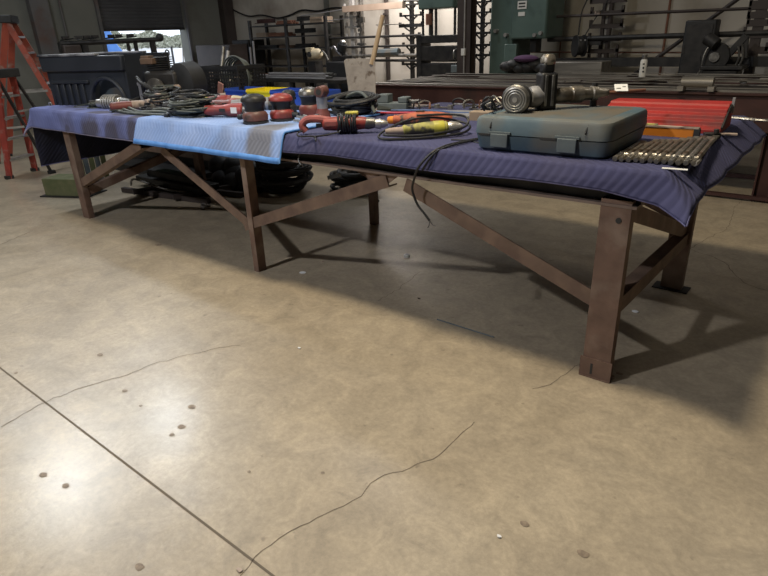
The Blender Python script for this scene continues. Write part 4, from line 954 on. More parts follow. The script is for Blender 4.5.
# ------------------------------------------------------------------ green press and its neighbours (they stand between fabrication table and wall)
def W2(px0, px1, py, y): a = onY(px0, py, y); b = onY(px1, py, y); return a.x, b.x
def Zp(px, py, y): return onY(px, py, y).z
PY = 6.55
pr = thing('hydraulic_press', 'tall green C-frame press with a white plate on its head', 'press', (W2(489, 512, 40, PY)[0], PY, 0))
x0, x1 = W2(489.5, 512, 40, PY); xh = onY(548, 20, PY).x
zh = Zp(530, 39, PY)
link('column', MB().bb(x0, x1, PY, PY+.7, .12, 3.6), 'green', pr, world=True, bevel=.03)
link('head', MB().bb(x1-.02, xh, PY-.04, PY+.6, zh, 3.4), 'green', pr, world=True, bevel=.03)
link('base', MB().bb(x0+.02, xh+.1, PY-.2, PY+.8, 0, .14), 'green', pr, world=True, bevel=.01)
link('bed', MB().bb(x1-.02, xh-.1, PY+.05, PY+.55, .14, .9), 'green', pr, world=True, bevel=.01)
a = onY(534.5, 40, PY+.15)
rm = link('ram', MB().bb(a.x-.05, a.x+.05, PY+.1, PY+.3, Zp(533, 52, PY+.1), zh+.02), 'dark_steel', pr, world=True)
a0, a1 = W2(518, 527, 3, PY-.04)
pl = link('name_plate', MB().bb(a0, a1, PY-.05, PY-.038, Zp(522, 9, PY-.04), Zp(522, 1, PY-.04)), 'white_plastic', pr, world=True)
link('printed_lines', MB().bb(a0+.02, a1-.02, PY-.053, PY-.050, Zp(522, 4.2, PY-.04), Zp(522, 2.6, PY-.04)).bb(a0+.02, a1-.02, PY-.053, PY-.050, Zp(522, 7.2, PY-.04), Zp(522, 5.8, PY-.04)), 'ink', pl, world=True)
a0, a1 = W2(518.5, 525, 14, PY-.04)
link('small_label', MB().bb(a0, a1, PY-.05, PY-.038, Zp(522, 16, PY-.04), Zp(522, 12, PY-.04)), 'white_plastic', pr, world=True)
for px, py in ((496, 31), (506, 35), (535, 35), (541, 33)):
    a = onY(px, py, PY-.05); link('knob', MB().cyl((a.x, PY-.09, a.z), (a.x, PY-.02 if px > 510 else PY+.02, a.z), .028), 'conduit', pr, world=True)
x0b, x1b = W2(503, 515, 50, PY-.1)
link('side_guard', MB().bb(x0b, x1b, PY-.06, PY+.02, .9, Zp(508, 44, PY)), 'green', pr, world=True, bevel=.01)
# second machine: dark bed frame with green head
QY = 6.9
sx0, sx1 = W2(417, 462, 50, QY)
ms = thing('ironworker', 'dark open-frame machine with a green head left of the steel column', 'machine', ((sx0+sx1)/2, QY, 0))
zt_, z1_, z2_, z3_, z4_ = Zp(440, 35, QY), Zp(440, 43, QY), Zp(440, 46, QY), Zp(440, 60.5, QY), Zp(440, 63.5, QY)
link('top_beam', MB().bb(sx0, sx1, QY, QY+.3, z1_, zt_), 'dark_steel', ms, world=True, bevel=.01)
link('middle_beam', MB().bb(sx0, sx1, QY, QY+.3, z3_, z2_), 'dark_steel', ms, world=True, bevel=.01)
link('lower_body', MB().bb(sx0, sx1-.12, QY, QY+.3, .1, z4_), 'dark_steel', ms, world=True, bevel=.01)
for x in (sx0+.04, sx1-.04): link('upright', MB().bb(x-.05, x+.05, QY-.01, QY+.31, 0, zt_), 'dark_steel', ms, world=True)
gx0, gx1 = W2(418, 441, 4, QY)
link('head', MB().bb(gx0, gx1+.25, QY, QY+.4, Zp(430, 9, QY), 3.2), 'green', ms, world=True, bevel=.02)
for px, r in ((423, .028), (431, .05), (436, .03), (455, .03)):
    a = onY(px, 20, QY+.1); link('guide_rod', MB().cyl((a.x, QY+.1, zt_), (a.x, QY+.1, Zp(px, 6, QY+.1)), r*.8), 'dark_steel', ms, world=True)
a = onY(430, 20, QY+.05); link('cylinder', MB().cyl((a.x, QY+.02, a.z-.08), (a.x, QY+.02, a.z+.10), .06), 'rust', ms, world=True)
a = onY(456, 68, QY); link('control_box', MB().bb(a.x-.07, a.x+.06, QY-.06, QY+.04, a.z-.07, a.z+.05), 'case_latch', ms, world=True, bevel=.005)
link('handle', MB().tube([(sx1-.1, QY-.02, z3_+.18), (sx1-.1, QY-.1, z3_+.15), (sx1-.1, QY-.1, z3_+.05), (sx1-.1, QY-.02, z3_+.02)], .015, 6), 'grey_steel', ms, world=True)
# ------------------------------------------------------------------ cantilever racks along the back wall
RY = 7.45
def rack(px, pw, arms, mt, label, style='v', y=RY, double=False, tops=None):
    a = onY(px, 30, y); w = pw*.0125*.5
    t = thing('cantilever_rack', label, 'rack', (a.x, y, 0), 0, 'cantilever racks along the back wall')
    if double:
        link('post', MB().bb(-w, -w*.35, -.05, .05, 0, 3.4), mt, t, smooth=False); link('post', MB().bb(w*.35, w, -.05, .05, 0, 3.4), mt, t, smooth=False)
        link('lit_stripe', MB().bb(-w*.25, w*.25, -.02, .03, 0, 3.4), 'conduit', t, smooth=False)  # pale colour stands in for the lit stripe on the posts
    else: link('post', MB().bb(-w, w, -.05, .05, 0, tops or 3.4), mt, t, smooth=False)
    link('base', MB().bb(-.06, .06, -.15, .15, 0, .08), mt, t, smooth=False)
    for py, half, th in arms:
        z_ = onY(px, py, y).z
        mb = MB().bb(-half, half, -.06, .0, z_-th, z_+th)
        if style == 'v':
            mb.bar((-half*.55, -.03, z_-th), (0, -.03, z_-.11), .03, .02); mb.bar((half*.55, -.03, z_-th), (0, -.03, z_-.11), .03, .02)
            mb.bb(-half, -half+.025, -.06, 0, z_, z_+.06); mb.bb(half-.025, half, -.06, 0, z_, z_+.06)
        elif style == 'hook':
            mb.bb(-half, -half+.03, -.06, 0, z_-.01, z_+.09); mb.bb(half-.03, half, -.06, 0, z_-.01, z_+.09)
        link('arm', mb, mt, t, smooth=False)
    return t
rack(353.5, 7, [(8, .20, .022), (17, .18, .02), (27, .17, .02), (38, .17, .02), (47, .20, .02), (56, .2, .02)], 'pale_rack', 'pale grey cantilever rack behind the shovel handle', 'hook')
rack(362, 3, [(20, .09, .05), (30, .06, .03), (44, .1, .02)], 'grey_steel', 'thin grey rack standing just right of the pale one', 'flat')
rack(387, 2.4, [(14, .05, .02), (24, .06, .012), (38, .05, .012), (48, .05, .02)], 'column', 'thin bracket post on the back wall between two racks', 'flat', y=7.8)
rack(412, 3.2, [(4.5, .2, .015), (15.5, .25, .015), (25.5, .27, .03), (36, .2, .012), (45.5, .2, .018), (55, .22, .02), (64, .22, .02)], 'dark_steel', 'slim black rack with V brackets left of the ironworker', 'v')
rack(482.5, 3, [(2, .18, .015), (12.5, .18, .015), (23.5, .2, .015), (33, .2, .02), (45, .2, .02), (55, .2, .02)], 'dark_steel', 'black V bracket rack between steel column and green press', 'v')
rack(606, 11, [(1, .26, .03), (13, .24, .03), (26, .24, .03), (39, .24, .03), (51, .22, .03), (60, .22, .03)], 'column', 'double post rack with painted lit centre stripe right of the press', 'hook', y=7.0, double=True)
t = rack(757.5, 9, [(5, .14, .05), (15, .14, .04), (23, .13, .04), (34, .15, .05), (50, .16, .04)], 'column', 'heavy dark rack at the right edge of the back wall', 'hook', y=6.9)
# stock lying on the rack arms: long bars parallel to the wall
def stock(p0, p1, y, r, mt, label, cat='steel bar', sq=False, name='stock_bar'):
    a = onY(*p0, y); b = onY(*p1, y); z_ = (a.z+b.z)/2
    mb = MB()
    if sq: mb.bar((a.x, y, z_), (b.x, y, z_), r*2, r*2)
    else: mb.cyl((a.x, y, a.z), (b.x, y, b.z), r, n=8)
    tag(link(name, mb, mt, origin=(a.x, y, z_)), label, cat, 'long stock on the wall racks')
yf_ = RY-.11
stock((344, 9.5), (404, 4.5), yf_, .055, 'tan_board', 'pale wooden board on the top arms left of the black V rack', 'board', True, 'timber_board')
stock((325, 38.5), (424, 35), yf_, .022, 'dark_steel', 'dark bar at shoulder height behind the shovel handle')
stock((325, 48), (424, 45), yf_, .02, 'dark_steel', 'second dark bar below the shoulder high one behind the shovel')
stock((376, 53), (399, 52), yf_, .075, 'case_dirt', 'short thick pipe section lying right of the shovel handle', 'pipe')
stock((352, 56), (424, 55), yf_, .03, 'grey_steel', 'grey bar on the lowest visible arms behind the shovel')
stock((345, 60.5), (462, 60.5), yf_, .025, 'dark_steel', 'long dark bar passing behind the shovel top and the ironworker')
stock((376, 25), (404, 24), yf_, .008, 'grey_steel', 'thin rod above the pipe section')
stock((403, 1), (470, 0), yf_, .015, 'dark_steel', 'thin dark bar at the very top over the ironworker')
YR = 6.88
stock((547, 17), (762, 8), YR-.02, .020, 'column', 'dark rod, highest of those right of the press')
stock((548, 39.5), (790, 32.5), YR-.02, .035, 'dark_steel', 'thick dark bar at mid height right of the press')
stock((515, 52), (790, 53), 7.3, .012, 'rust', 'thin rusty rod behind the dark cabinet')
stock((515, 61.5), (800, 62.5), YR-.02, .06, 'dark_steel', 'thick dark beam low on the racks right of the press', sq=True)
q = onY(600, 12, 6.9); tag(link('tag_block', MB().box((onY(597, 12.5, 6.72).x, 6.75, onY(597, 12.5, 6.75).z), (.07, .05, .05)), 'beige_tool', origin=(q.x-.1, 6.75, q.z)), 'small pale block on the arm of the double post rack', 'block')
# diagonal rod leaning
a, b = onY(632, 76, 7.1), onY(742, -4, 7.1)
a = a+(b-a)*((.03-a.z)/(b.z-a.z))
tag(link('leaning_rod', MB().cyl(a, b, .028, n=8), 'column', origin=a), 'dark rod leaning diagonally behind the cabinet', 'rod')
# dark cabinet and cut-off machine
x0, x1 = W2(682, 713, 45, 6.56)
t = thing('dark_cabinet', 'tall black cabinet leaning slightly beside the cut-off saw', 'cabinet', ((x0+x1)/2, 6.55, 0))
zt_ = Zp(697, 20, 6.56)
link('body', MB().bb(x0, x1, 6.56, 6.82, .0, zt_), 'black_plastic', t, world=True, bevel=.02)
link('door', MB().bb(x0+.03, x1-.03, 6.545, 6.56, .2, zt_-.05), 'dark_steel', t, world=True, bevel=.005)
link('hinge', MB().bb(x0+.01, x0+.04, 6.535, 6.55, zt_-.4, zt_-.3), 'dark_steel', t, world=True)
q = onY(716, 55, 6.42)
t = thing('cold_saw', 'black cut-off saw with motor and raised arm right of the cabinet', 'saw', (q.x, 6.42, 0))
link('stand', MB().bb(-.1, .3, -.15, .2, 0, .95), 'dark_steel', t, bevel=.02)
link('table', MB().bb(-.12, .35, -.18, .25, .95, 1.0), 'dark_steel', t, bevel=.01)
zc_ = q.z-.02
link('blade_guard', MB().cyl((.0, -.06, zc_), (.0, .03, zc_), .17, n=22), 'dark_steel', t, bevel=.01)
link('hub', MB().cyl((0, -.10, zc_), (0, -.06, zc_), .06, n=14), 'grey_steel', t)
link('motor', MB().lathe([(0, .05), (.01, .075), (.16, .075), (.18, .05)], (.02, -.14, zc_+.14), (-.8, .2, .5), 14), 'dark_steel', t, bevel=.002)
link('arm', MB().bar((.05, 0, zc_-.1), (.30, 0, zc_+.24), .07, .08).bar((.30, 0, zc_+.24), (.33, 0, zc_-.02), .05, .05), 'dark_steel', t, bevel=.006)
link('springs', MB().tube([(.24, -.06, zc_+.12), (.27, -.06, zc_-.02), (.22, -.06, zc_-.16)], .012, 6).tube([(.28, -.06, zc_+.14), (.31, -.06, zc_-.02), (.26, -.06, zc_-.18)], .012, 6), 'grey_steel', t)
link('hose', MB().tube([(-.02, -.12, zc_+.22), (-.10, -.16, zc_+.05), (-.12, -.16, zc_-.15), (-.2, -.12, zc_-.26)], .010, 6), 'grey_steel', t)
# motor wheel and cables left of the double rack
q = onY(580, 46, 6.75)
t = thing('hose_reel', 'black hose reel with cables rising from it by the double post rack', 'reel', q)
link('drum', MB().lathe([(0, .15), (.02, .155), (.025, .09), (.12, .09), (.125, .155), (.145, .15)], (-.06, -.06, 0), (.75, .66, 0), 20), 'black_plastic', t)
link('wound_hose', MB().lathe([(.025, .12), (.04, .13), (.10, .13), (.12, .12)], (-.06, -.06, 0), (.75, .66, 0), 18), 'black_rubber', t)
link('rack_clamp', MB().box((.16, .06, .03), (.26, .06, .05)), 'dark_steel', t)
link('cable', MB().tube([(-.04, 0, .15), (-.06, .1, .45), (.02, .15, .75), (.05, .15, 1.3)], .010, 6).tube([(.05, 0, .12), (.14, .1, .35), (.28, .15, .60), (.30, .15, 1.2)], .008, 6), 'cord', t)
link('clip', MB().box((.04, -.10, .08), (.03, .02, .02)).box((.10, -.07, .08), (.02, .02, .02)), 'bright_steel', t)
x0, x1 = W2(552, 604, 67, 6.3)
tag(link('steel_case', MB().bb(x0, x1, 6.2, 6.6, .8, Zp(575, 62, 6.2)), 'bar_steel', origin=((x0+x1)/2, 6.4, .8), bevel=.01), 'dusty grey steel case below the hose reel', 'case')
tag(link('case_stand', MB().bb(x0+.02, x1-.02, 6.22, 6.58, .74, .80).bb(x0+.02, x0+.08, 6.22, 6.3, 0, .74).bb(x1-.08, x1-.02, 6.22, 6.3, 0, .74).bb(x0+.02, x0+.08, 6.5, 6.58, 0, .74).bb(x1-.08, x1-.02, 6.5, 6.58, 0, .74), 'dark_steel', origin=((x0+x1)/2, 6.4, 0)), 'low stand carrying the dusty steel case', 'stand')
x0, x1 = W2(514, 551, 67, 6.3)
t = thing('rag_heap', 'heap of dark and purple rags right of the press column', 'rags', ((x0+x1)/2, 6.1, .95))
mb = MB()
for k in range(6): mb.ball((-.3+.11*k, .0, .05+.03*math.sin(k*2)), .11, (1.2, 1, .7), 12, 8)
link('dark_rag', mb, 'black_rubber', t)
link('purple_rag', MB().ball((.02, -.06, .16), .13, (1.5, .9, .4), 14, 8), 'purple_cloth', t)
tag(link('rag_shelf', MB().bb(x0-.05, x1+.05, 5.95+.25, 6.4, .90, .945).bb(x0, x0+.05, 6.22, 6.38, 0, .9).bb(x1-.05, x1, 6.22, 6.38, 0, .9), 'dark_steel', origin=(x0, 6.3, 0)), 'low dark shelf under the rags beside the press', 'shelf')

# ------------------------------------------------------------------ left back: dark stock shelves
def shelf(px0, px1, y, pys, label, mt='dark_steel', depth=.5, posts=3):
    x0, x1 = W2(px0, px1, 45, y)
    t = thing('stock_shelf', label, 'shelf', ((x0+x1)/2, y, 0))
    zs = [Zp((px0+px1)/2, py, y) for py in pys]
    for k in range(posts):
        x = x0+(x1-x0)*k/(posts-1)
        for yy in (y, y+depth): link('post', MB().bb(x-.03, x+.03, yy-.03, yy+.03, 0, max(zs)+.12), mt, t, world=True, smooth=False)
    for z_ in zs: link('shelf_board', MB().bb(x0, x1, y-.02, y+depth+.02, z_-.025, z_), mt, t, world=True, smooth=False)
    return x0, x1, y, zs
x0, x1, y_, zs = shelf(252, 327, 7.2, (24, 36, 48, 66), 'dark steel stock shelf against the back wall left of the pale rack', posts=3)
rnd = random.Random(5)
names = [('pipe_bundle', 'bundle'), ('flat_box', 'box'), ('steel_offcut', 'offcut')]
n_ = 0
for zi, z_ in enumerate(zs[:3]):
    x = x0+.1
    while x < x1-.45:
        L = rnd.uniform(.3, .7); h_ = rnd.uniform(.05, .12); kd = rnd.randrange(3); where = ['top', 'second', 'third'][zi]
        pos = 'left' if x < x0+(x1-x0)*.33 else ('middle' if x < x0+(x1-x0)*.66 else 'right')
        if kd == 0:
            mb = MB()
            for j in range(4): mb.cyl((x, 7.3+.06*j, z_+.022), (x+L, 7.3+.06*j+rnd.uniform(-.02, .02), z_+.022), .022, n=8)
            for j in range(3): mb.cyl((x, 7.33+.06*j, z_+.06), (x+L*.9, 7.33+.06*j, z_+.06), .020, n=8)
            mt = rnd.choice(['rust', 'dark_steel', 'case_dirt'])
        elif kd == 1: mb = MB().bb(x, x+L, 7.28, 7.6, z_, z_+h_).bb(x+.02, x+L-.02, 7.27, 7.28, z_+h_*.6, z_+h_*.8); mt = rnd.choice(['cardboard', 'dark_steel', 'brown_cloth'])
        else: mb = MB().sect((x, 7.35, z_+.05), (x+L, 7.42, z_+.05), ang(.09, .012)); mt = rnd.choice(['dark_steel', 'rust', 'fab_steel'])
        g = 'stock on the %s shelf' % where
        tag(link(names[kd][0], mb, mt, origin=(x, 7.3, z_)), '%s on the %s board of the dark stock shelf, %s part' % (['pipe bundle', 'flat dark box', 'steel angle offcut'][kd], where, pos), names[kd][1], g+' '+pos)
        x += L+rnd.uniform(.06, .2); n_ += 1
# pale bars stacked on a stock bench in front of the shelf
x0, x1 = W2(250, 345, 76, 4.9)
zt_ = Zp(300, 79, 4.9)
t = thing('stock_bench', 'dark low steel bench carrying the pale bar stack', 'bench', ((x0+x1)/2, 5.0, 0))
link('top', MB().bb(x0, x1, 4.8, 5.4, zt_-.05, zt_), 'dark_steel', t, world=True)
for x in (x0+.1, (x0+x1)/2, x1-.1):
    for yy in (4.85, 5.3): link('leg', MB().bb(x-.03, x+.03, yy-.03, yy+.03, 0, zt_-.05), 'dark_steel', t, world=True)
link('lower_shelf', MB().bb(x0, x1, 4.82, 5.38, zt_-.42, zt_-.38), 'dark_steel', t, world=True)
rnd = random.Random(8)
for k in range(14):
    a = rnd.uniform(0, .5); L = rnd.uniform(1.0, 1.8); lay = k//6
    p = V((x0+.1+a, 4.86+.075*(k % 6), zt_+.02+.034*lay)); e = p+V((L, rnd.uniform(-.05, .05), 0))
    tag(link('stacked_bar', MB().cyl(p, e, .017, n=8), ('sheet', 'grey_steel', 'rust')[k % 3], origin=p), 'bar in the pale stack on the low stock bench behind the bins', 'steel bar', 'bars stacked on the stock bench')
x = x0+.15
for k in range(5):
    w = rnd.uniform(.2, .32)
    tag(link('tool_box', MB().bb(x, x+w, 4.9, 5.15, zt_-.38, zt_-.2).bb(x+w*.3, x+w*.7, 5.0, 5.03, zt_-.2, zt_-.17), ('dark_steel', 'rust', 'black_plastic', 'column', 'brown_cloth')[k], origin=(x, 4.9, zt_-.38), bevel=.008),
        ('leftmost dark', 'second from left rusty', 'middle black', 'fourth brown-black', 'rightmost brown')[k]+' box under the pale bar stack', 'tool box'); x += w+.1
# cream chain hoist and black motor handle behind
q = onY(315, 60, 6.0)
t = thing('cream_drill_unit', 'cream coloured machine head above the pale bar stack', 'machine', (q.x, 6.0, 0))
link('stand', MB().bb(-.10, .10, -.1, .1, 0, q.z-.02), 'dark_steel', t)
link('casing', MB().lathe([(-.12, .05), (-.11, .09), (.0, .105), (.10, .09), (.16, .05)], (0, 0, q.z+.10), (1, .2, .1), 14).box((-.06, -.05, q.z+.18), (.14, .1, .08)), 'cream', t, bevel=.004)
link('lever', MB().tube([(.15, 0, q.z+.12), (.22, -.02, q.z+.16), (.30, -.02, q.z+.10), (.36, -.02, q.z+.0)], .014, 6), 'grey_steel', t)
link('dark_opening', MB().cyl((-.03, -.12, q.z+.10), (-.03, -.09, q.z+.10), .05), 'ink', t)
q = onY(342, 56, 5.9)
t = thing('bench_motor', 'black motor with curved chrome handle left of the pale rack', 'motor', (q.x, 5.9, 0))
link('pedestal', MB().bb(-.13, .13, -.12, .12, 0, q.z), 'dark_steel', t)
link('body', MB().lathe([(0, .06), (.02, .085), (.14, .085), (.18, .05)], (-.02, 0, q.z+.06), (.35, 0, .9), 16), 'black_plastic', t)
link('chrome_cap', MB().lathe([(0, .055), (.02, .05), (.035, .02)], (.045, 0, q.z+.23), (.35, 0, .9), 14), 'bright_steel', t)
link('handle', MB().tube([(-.25, 0, q.z+.12), (-.18, 0, q.z+.16), (-.10, 0, q.z+.07), (-.02, 0, q.z+.02)], .016, 7), 'sheet', t)
x0, x1 = W2(326, 347, 72, 5.6)
tag(link('dark_drum_stand', MB().bb(x0, x1, 5.6, 5.9, 0, Zp(336, 62, 5.6)), 'black_plastic', origin=(x0, 5.6, 0), bevel=.02), 'black boxy stand just left of the shovel blade', 'stand')
# wires along the wall
mb = MB()
P_ = [onY(px, py, WY-.03) for px, py in ((214, -4), (232, 9), (248, 16), (262, 15), (277, 18), (290, 15), (302, 10), (318, 11), (332, 8), (348, 8))]
tag(link('wall_cable', MB().tube(P_, .017, 6, 4), 'cord', origin=P_[0]), 'black cable drooping along the back wall above the stock shelf', 'cable')
P_ = [onY(px, py, 7.3) for px, py in ((326, 13), (345, 10))]
tag(link('thin_rod', MB().cyl(onY(300, 16, 7.33), onY(350, 8.5, 7.33), .010, n=6), 'sheet', origin=onY(300, 16, 7.33)), 'thin pale rod slanting up to the pale rack', 'rod')
tag(link('thin_rod', MB().cyl(onY(326, 21, 7.33), onY(350, 18, 7.33), .009, n=6), 'sheet', origin=onY(326, 21, 7.33)), 'second thin pale rod just below the slanting one', 'rod')
# door side clutter: bar rack with clamps in front of the roller door
a = onX(60, 44, -9.6); b = onX(158, 39.5, -9.6)
t = thing('bar_rack', 'black bar rack silhouetted in front of the roller door', 'rack', (-9.6, (a.y+b.y)/2, 0))
link('top_rail', MB().cyl(a, b, .04, n=8), 'dark_steel', t, world=True)
link('second_rail', MB().cyl(a+V((0, 0, -.22)), a.lerp(b, .45)+V((0, 0, -.22)), .05, n=8), 'dark_steel', t, world=True)
for f_, w in ((.02, .06), (.22, .05), (.66, .025), (.74, .03), (.93, .045)):
    p = a.lerp(b, f_); link('upright', MB().bb(p.x-w*.6, p.x+w*.6, p.y-w, p.y+w, 0, p.z+.02), 'dark_steel', t, world=True)
link('end_ball', MB().ball(b+V((0, .04, .03)), .07), 'dark_steel', t, world=True)
link('side_box', MB().bb(a.x-.1, a.x+.1, a.y-.0, a.y+.28, a.z-.35, a.z-.02), 'column', t, world=True, bevel=.02)
for k, f_ in enumerate((.06, .18, .26, .34, .50, .58, .70)):
    p = a.lerp(b, f_)
    t = thing('bar_clamp', 'dark bar clamp lying across the top rail before the roller door', 'clamp', (p.x, p.y, p.z+.04), rnd.uniform(-.5, .5), 'bar clamps on the rack top')
    link('bar', MB().bar((-.12, 0, .012), (.12, .05*(-1)**k, .03), .02, .02), 'dark_steel', t)
    link('jaw', MB().box((.0, 0, .045), (.05, .12, .05)), 'dark_steel', t, bevel=.006)
# workbench clutter seen between door and crate
x0, x1 = W2(168, 200, 78, 3.6)
t = thing('side_table', 'low table with pale timber tops right of the engine unit', 'table', ((x0+x1)/2, 3.8, 0))
zt_ = Zp(185, 76, 3.6)
link('top', MB().bb(x0-.3, x1+.5, 3.6, 4.1, zt_-.05, zt_), 'beige_tool', t, world=True)
link('leg', MB().bb(x0-.2, x0-.14, 3.7, 3.76, 0, zt_-.05), 'dark_steel', t, world=True); link('leg', MB().bb(x1+.3, x1+.36, 3.7, 3.76, 0, zt_-.05), 'dark_steel', t, world=True)
link('lower_shelf', MB().bb(x0-.3, x1+.5, 3.62, 4.08, zt_-.32, zt_-.28), 'dark_steel', t, world=True)
tag(link('plank', MB().bb(x0-.1, x1+.3, 3.65, 3.85, zt_, zt_+.05), 'cardboard', origin=(x0, 3.7, zt_), bevel=.004), 'pale plank on the low table right of the engine unit', 'plank')
tag(link('curved_pipe', MB().tube([(x0-.2, 3.95, zt_+.02), (x0, 3.95, zt_+.12), (x0+.2, 3.95, zt_+.13), (x0+.45, 3.95, zt_+.02)], .018, 7), 'dark_steel', origin=(x0, 3.95, zt_)), 'dark bent pipe on the low table below the door opening', 'pipe')
for k, (px0, px1, y, py, mt, lab) in enumerate(((196, 230, 6.6, 57, 'column', 'tall dark locker in the far corner beside the roller door'), (233, 249, 7.25, 52, 'dark_steel', 'narrow black locker right of the corner locker'))):
    x0, x1 = W2(px0, px1, 50, y); zt_ = Zp((px0+px1)/2, py-12, y)
    t = thing('steel_locker', lab, 'locker', ((x0+x1)/2, y, 0))
    link('body', MB().bb(x0, x1, y, y+.5, 0, zt_), mt, t, world=True, bevel=.01); link('door', MB().bb(x0+.03, x1-.03, y-.015, y, .1, zt_-.06), mt, t, world=True)
for k, (px, py0, py1) in enumerate(((250, 64, 47), (253, 64, 41))):
    a = onY(px, py0, 4.6); b = onY(px, py1, 4.6)
    tag(link('white_tube', MB().cyl((a.x, 4.6, .0), (b.x, 4.6, b.z), .016, n=8), 'sheet', origin=(a.x, 4.6, 0)), ('shorter', 'taller')[k]+' thin pale tube upright behind the milk crate', 'tube')

# ------------------------------------------------------------------ ladders at the left edge
def ladder(name, label, topc, foot_a, foot_b, w_top, w_bot, mt, n, d_w, cap='black_plastic', rung='alu', mt2=None):
    """topc: centre of the cap; foot_a: centre of the climbing feet; foot_b: centre of the rear feet; d_w: sideways unit vector"""
    t = thing(name, label, 'ladder', (topc.x, topc.y, 0)); dw = V(d_w).normalized()
    for s in (-1, 1):
        pa = topc+dw*(s*w_top/2); fa = foot_a+dw*(s*w_bot/2); fb = foot_b+dw*(s*w_bot/2)
        nrm = (fa-pa).cross(dw)
        link('side_rail', MB().bar(pa, fa, .03, .075, up=nrm), mt, t, world=True, smooth=False)
        link('rear_rail', MB().bar(pa, fb, .03 if mt2 is None else .02, .08 if mt2 is None else .035, up=nrm), mt2 or mt, t, world=True, smooth=False)
        link('foot', MB().box(fa+V((0, 0, .02)), (.07, .09, .04)), 'black_rubber', t, world=True)
        link('foot', MB().box(fb+V((0, 0, .02)), (.06, .08, .04)), 'black_rubber', t, world=True)
    for k in range(1, n+1):
        f_ = k/(n+.9); c = topc.lerp(foot_a, f_); hw = (w_top+(w_bot-w_top)*f_)/2
        link('step', MB().bar(c-dw*hw, c+dw*hw, .08, .025), rung, t, world=True)
    for f_ in (.35, .7):
        c = topc.lerp(foot_b, f_); hw = (w_top+(w_bot-w_top)*f_)/2; link('rear_brace', MB().bar(c-dw*hw, c+dw*hw, .03, .02), rung, t, world=True)
    link('top_cap', MB().bar(topc-dw*(w_top/2+.05)+V((0, 0, .02)), topc+dw*(w_top/2+.05)+V((0, 0, .02)), .16, .10), cap, t, world=True, bevel=.01)
    c = (topc+foot_a)*.5; d_ = (topc+foot_b)*.5
    link('spreader', MB().bar(c-dw*w_bot*.4, d_-dw*w_bot*.4, .01, .025), 'alu', t, world=True); link('spreader', MB().bar(c+dw*w_bot*.4, d_+dw*w_bot*.4, .01, .025), 'alu', t, world=True)
    return t
# tall orange one
tc = onX(9, 21, -9.0); sr = V((.36, .93, 0)); dw = V((-.93, .36, 0))
ladder('step_ladder', 'tall orange fibreglass step ladder behind the red one', tc, V((tc.x, tc.y, 0))+sr*.62, V((tc.x, tc.y, 0))-sr*.55, .30, .62, 'ladder', 8, dw+sr*.25)
tc = onX(4, 75, -7.7)
ladder('step_ladder', 'shorter red step ladder with dark rear legs at the very left edge', tc, V((tc.x, tc.y, 0))-sr*.10, V((tc.x, tc.y, 0))+sr*.38, .26, .46, 'ladder_red', 4, dw*.6+sr*.5, mt2='dark_steel')

# ------------------------------------------------------------------ behind and under the left half of the bench
t = thing('green_machine', 'dark green machine body standing behind the left half of the bench', 'machine', (-6.2, 2.1, 0))
link('body', MB().bb(-7.3, -5.1, 1.72, 2.5, .20, .80), 'tank_green', t, world=True, bevel=.03)
link('skid', MB().bb(-7.3, -5.05, 1.75, 2.5, .0, .20).bb(-6.9, -5.2, 1.35, 1.75, .0, .09), 'dark_steel', t, world=True)
link('lower_beam', MB().bb(-7.3, -5.05, 1.66, 1.72, .22, .30), 'brace_steel', t, world=True)
t = thing('timber_footing', 'mossy green painted block under a leaning post left of the bench', 'block', (-6.3, .5, 0))
link('block', MB().box((-6.03, .40, .10), (.52, .26, .19), Euler((0, 0, R(25)))), 'green_wood', t, world=True, bevel=.006)
link('base_plate', MB().box((-6.03, .40, .006), (.60, .34, .012), Euler((0, 0, R(25)))), 'dark_steel', t, world=True)
link('post', MB().bar((-5.93, .46, .19), (-6.10, .56, .80), .10, .08), 'column', t, world=True)
for k in range(5):
    p = onX(80+6*k, 170, -6.3)
    tag(link('green_stake', MB().bb(-6.33, -6.30, p.y, p.y+.05, .0, .62).bb(-6.36, -6.27, p.y-.01, p.y+.06, 0, .02), 'case_latch' if k % 2 else 'green_wood', origin=(-6.3, p.y, 0)), 'pale green stake upright in the row behind the left bench leg', 'stake', 'upright stakes behind the left leg')
t = thing('steel_skid', 'low dark steel frame with an added dark slab behind the left bench leg', 'frame', (-5.0, .9, 0))
mb = MB()
for a, b in (((-5.6, .75, .03), (-4.3, .95, .03)), ((-5.5, 1.05, .03), (-4.2, 1.3, .03)), ((-5.3, .7, .05), (-5.0, 1.5, .05)), ((-4.7, .8, .05), (-4.5, 1.6, .05))): mb.bar(a, b, .05, .05)
link('frame', mb, 'column', t, world=True, smooth=False)
link('dark_slab', MB().bb(-5.75, -4.55, 1.0, 1.28, .055, .12).bb(-5.6, -4.7, 1.06, 1.2, .12, .20), 'dark_steel', t, world=True, bevel=.01)  # dark slab added to blacken the floor zone behind the leg
link('cable', MB().tube([(-5.5, .8, .08), (-5.2, .7, .20), (-4.9, .85, .10), (-4.7, 1.0, .05)], .012, 6), 'grey_steel', t, world=True)
t = thing('black_hose_heap', 'heap of black hoses on the floor behind the middle bench leg', 'hoses', (-4.05, 1.72, 0))
c = cordpile(16, .31, .06, 41, .022, 0, .36, .8, 4); link('hose', c, 'black_rubber', t)
link('bright_fitting', MB().tube([(-.2, -.3, .40), (-.1, -.33, .45), (.0, -.3, .42)], .014, 6), 'grey_steel', t)
t = thing('black_tarp_bundle', 'black bundled tarpaulin sacks on the floor left of the middle bench leg', 'bundle', (-4.72, 1.62, 0))
mb = MB()
for k in range(9): mb.ball((-.22+.07*k, .10*math.sin(k*2.3), .13+.07*math.cos(k*2)), .15+.03*math.sin(k*5), (1.1, 1, .8), 14, 9)
link('sack', mb, 'black_plastic', t)
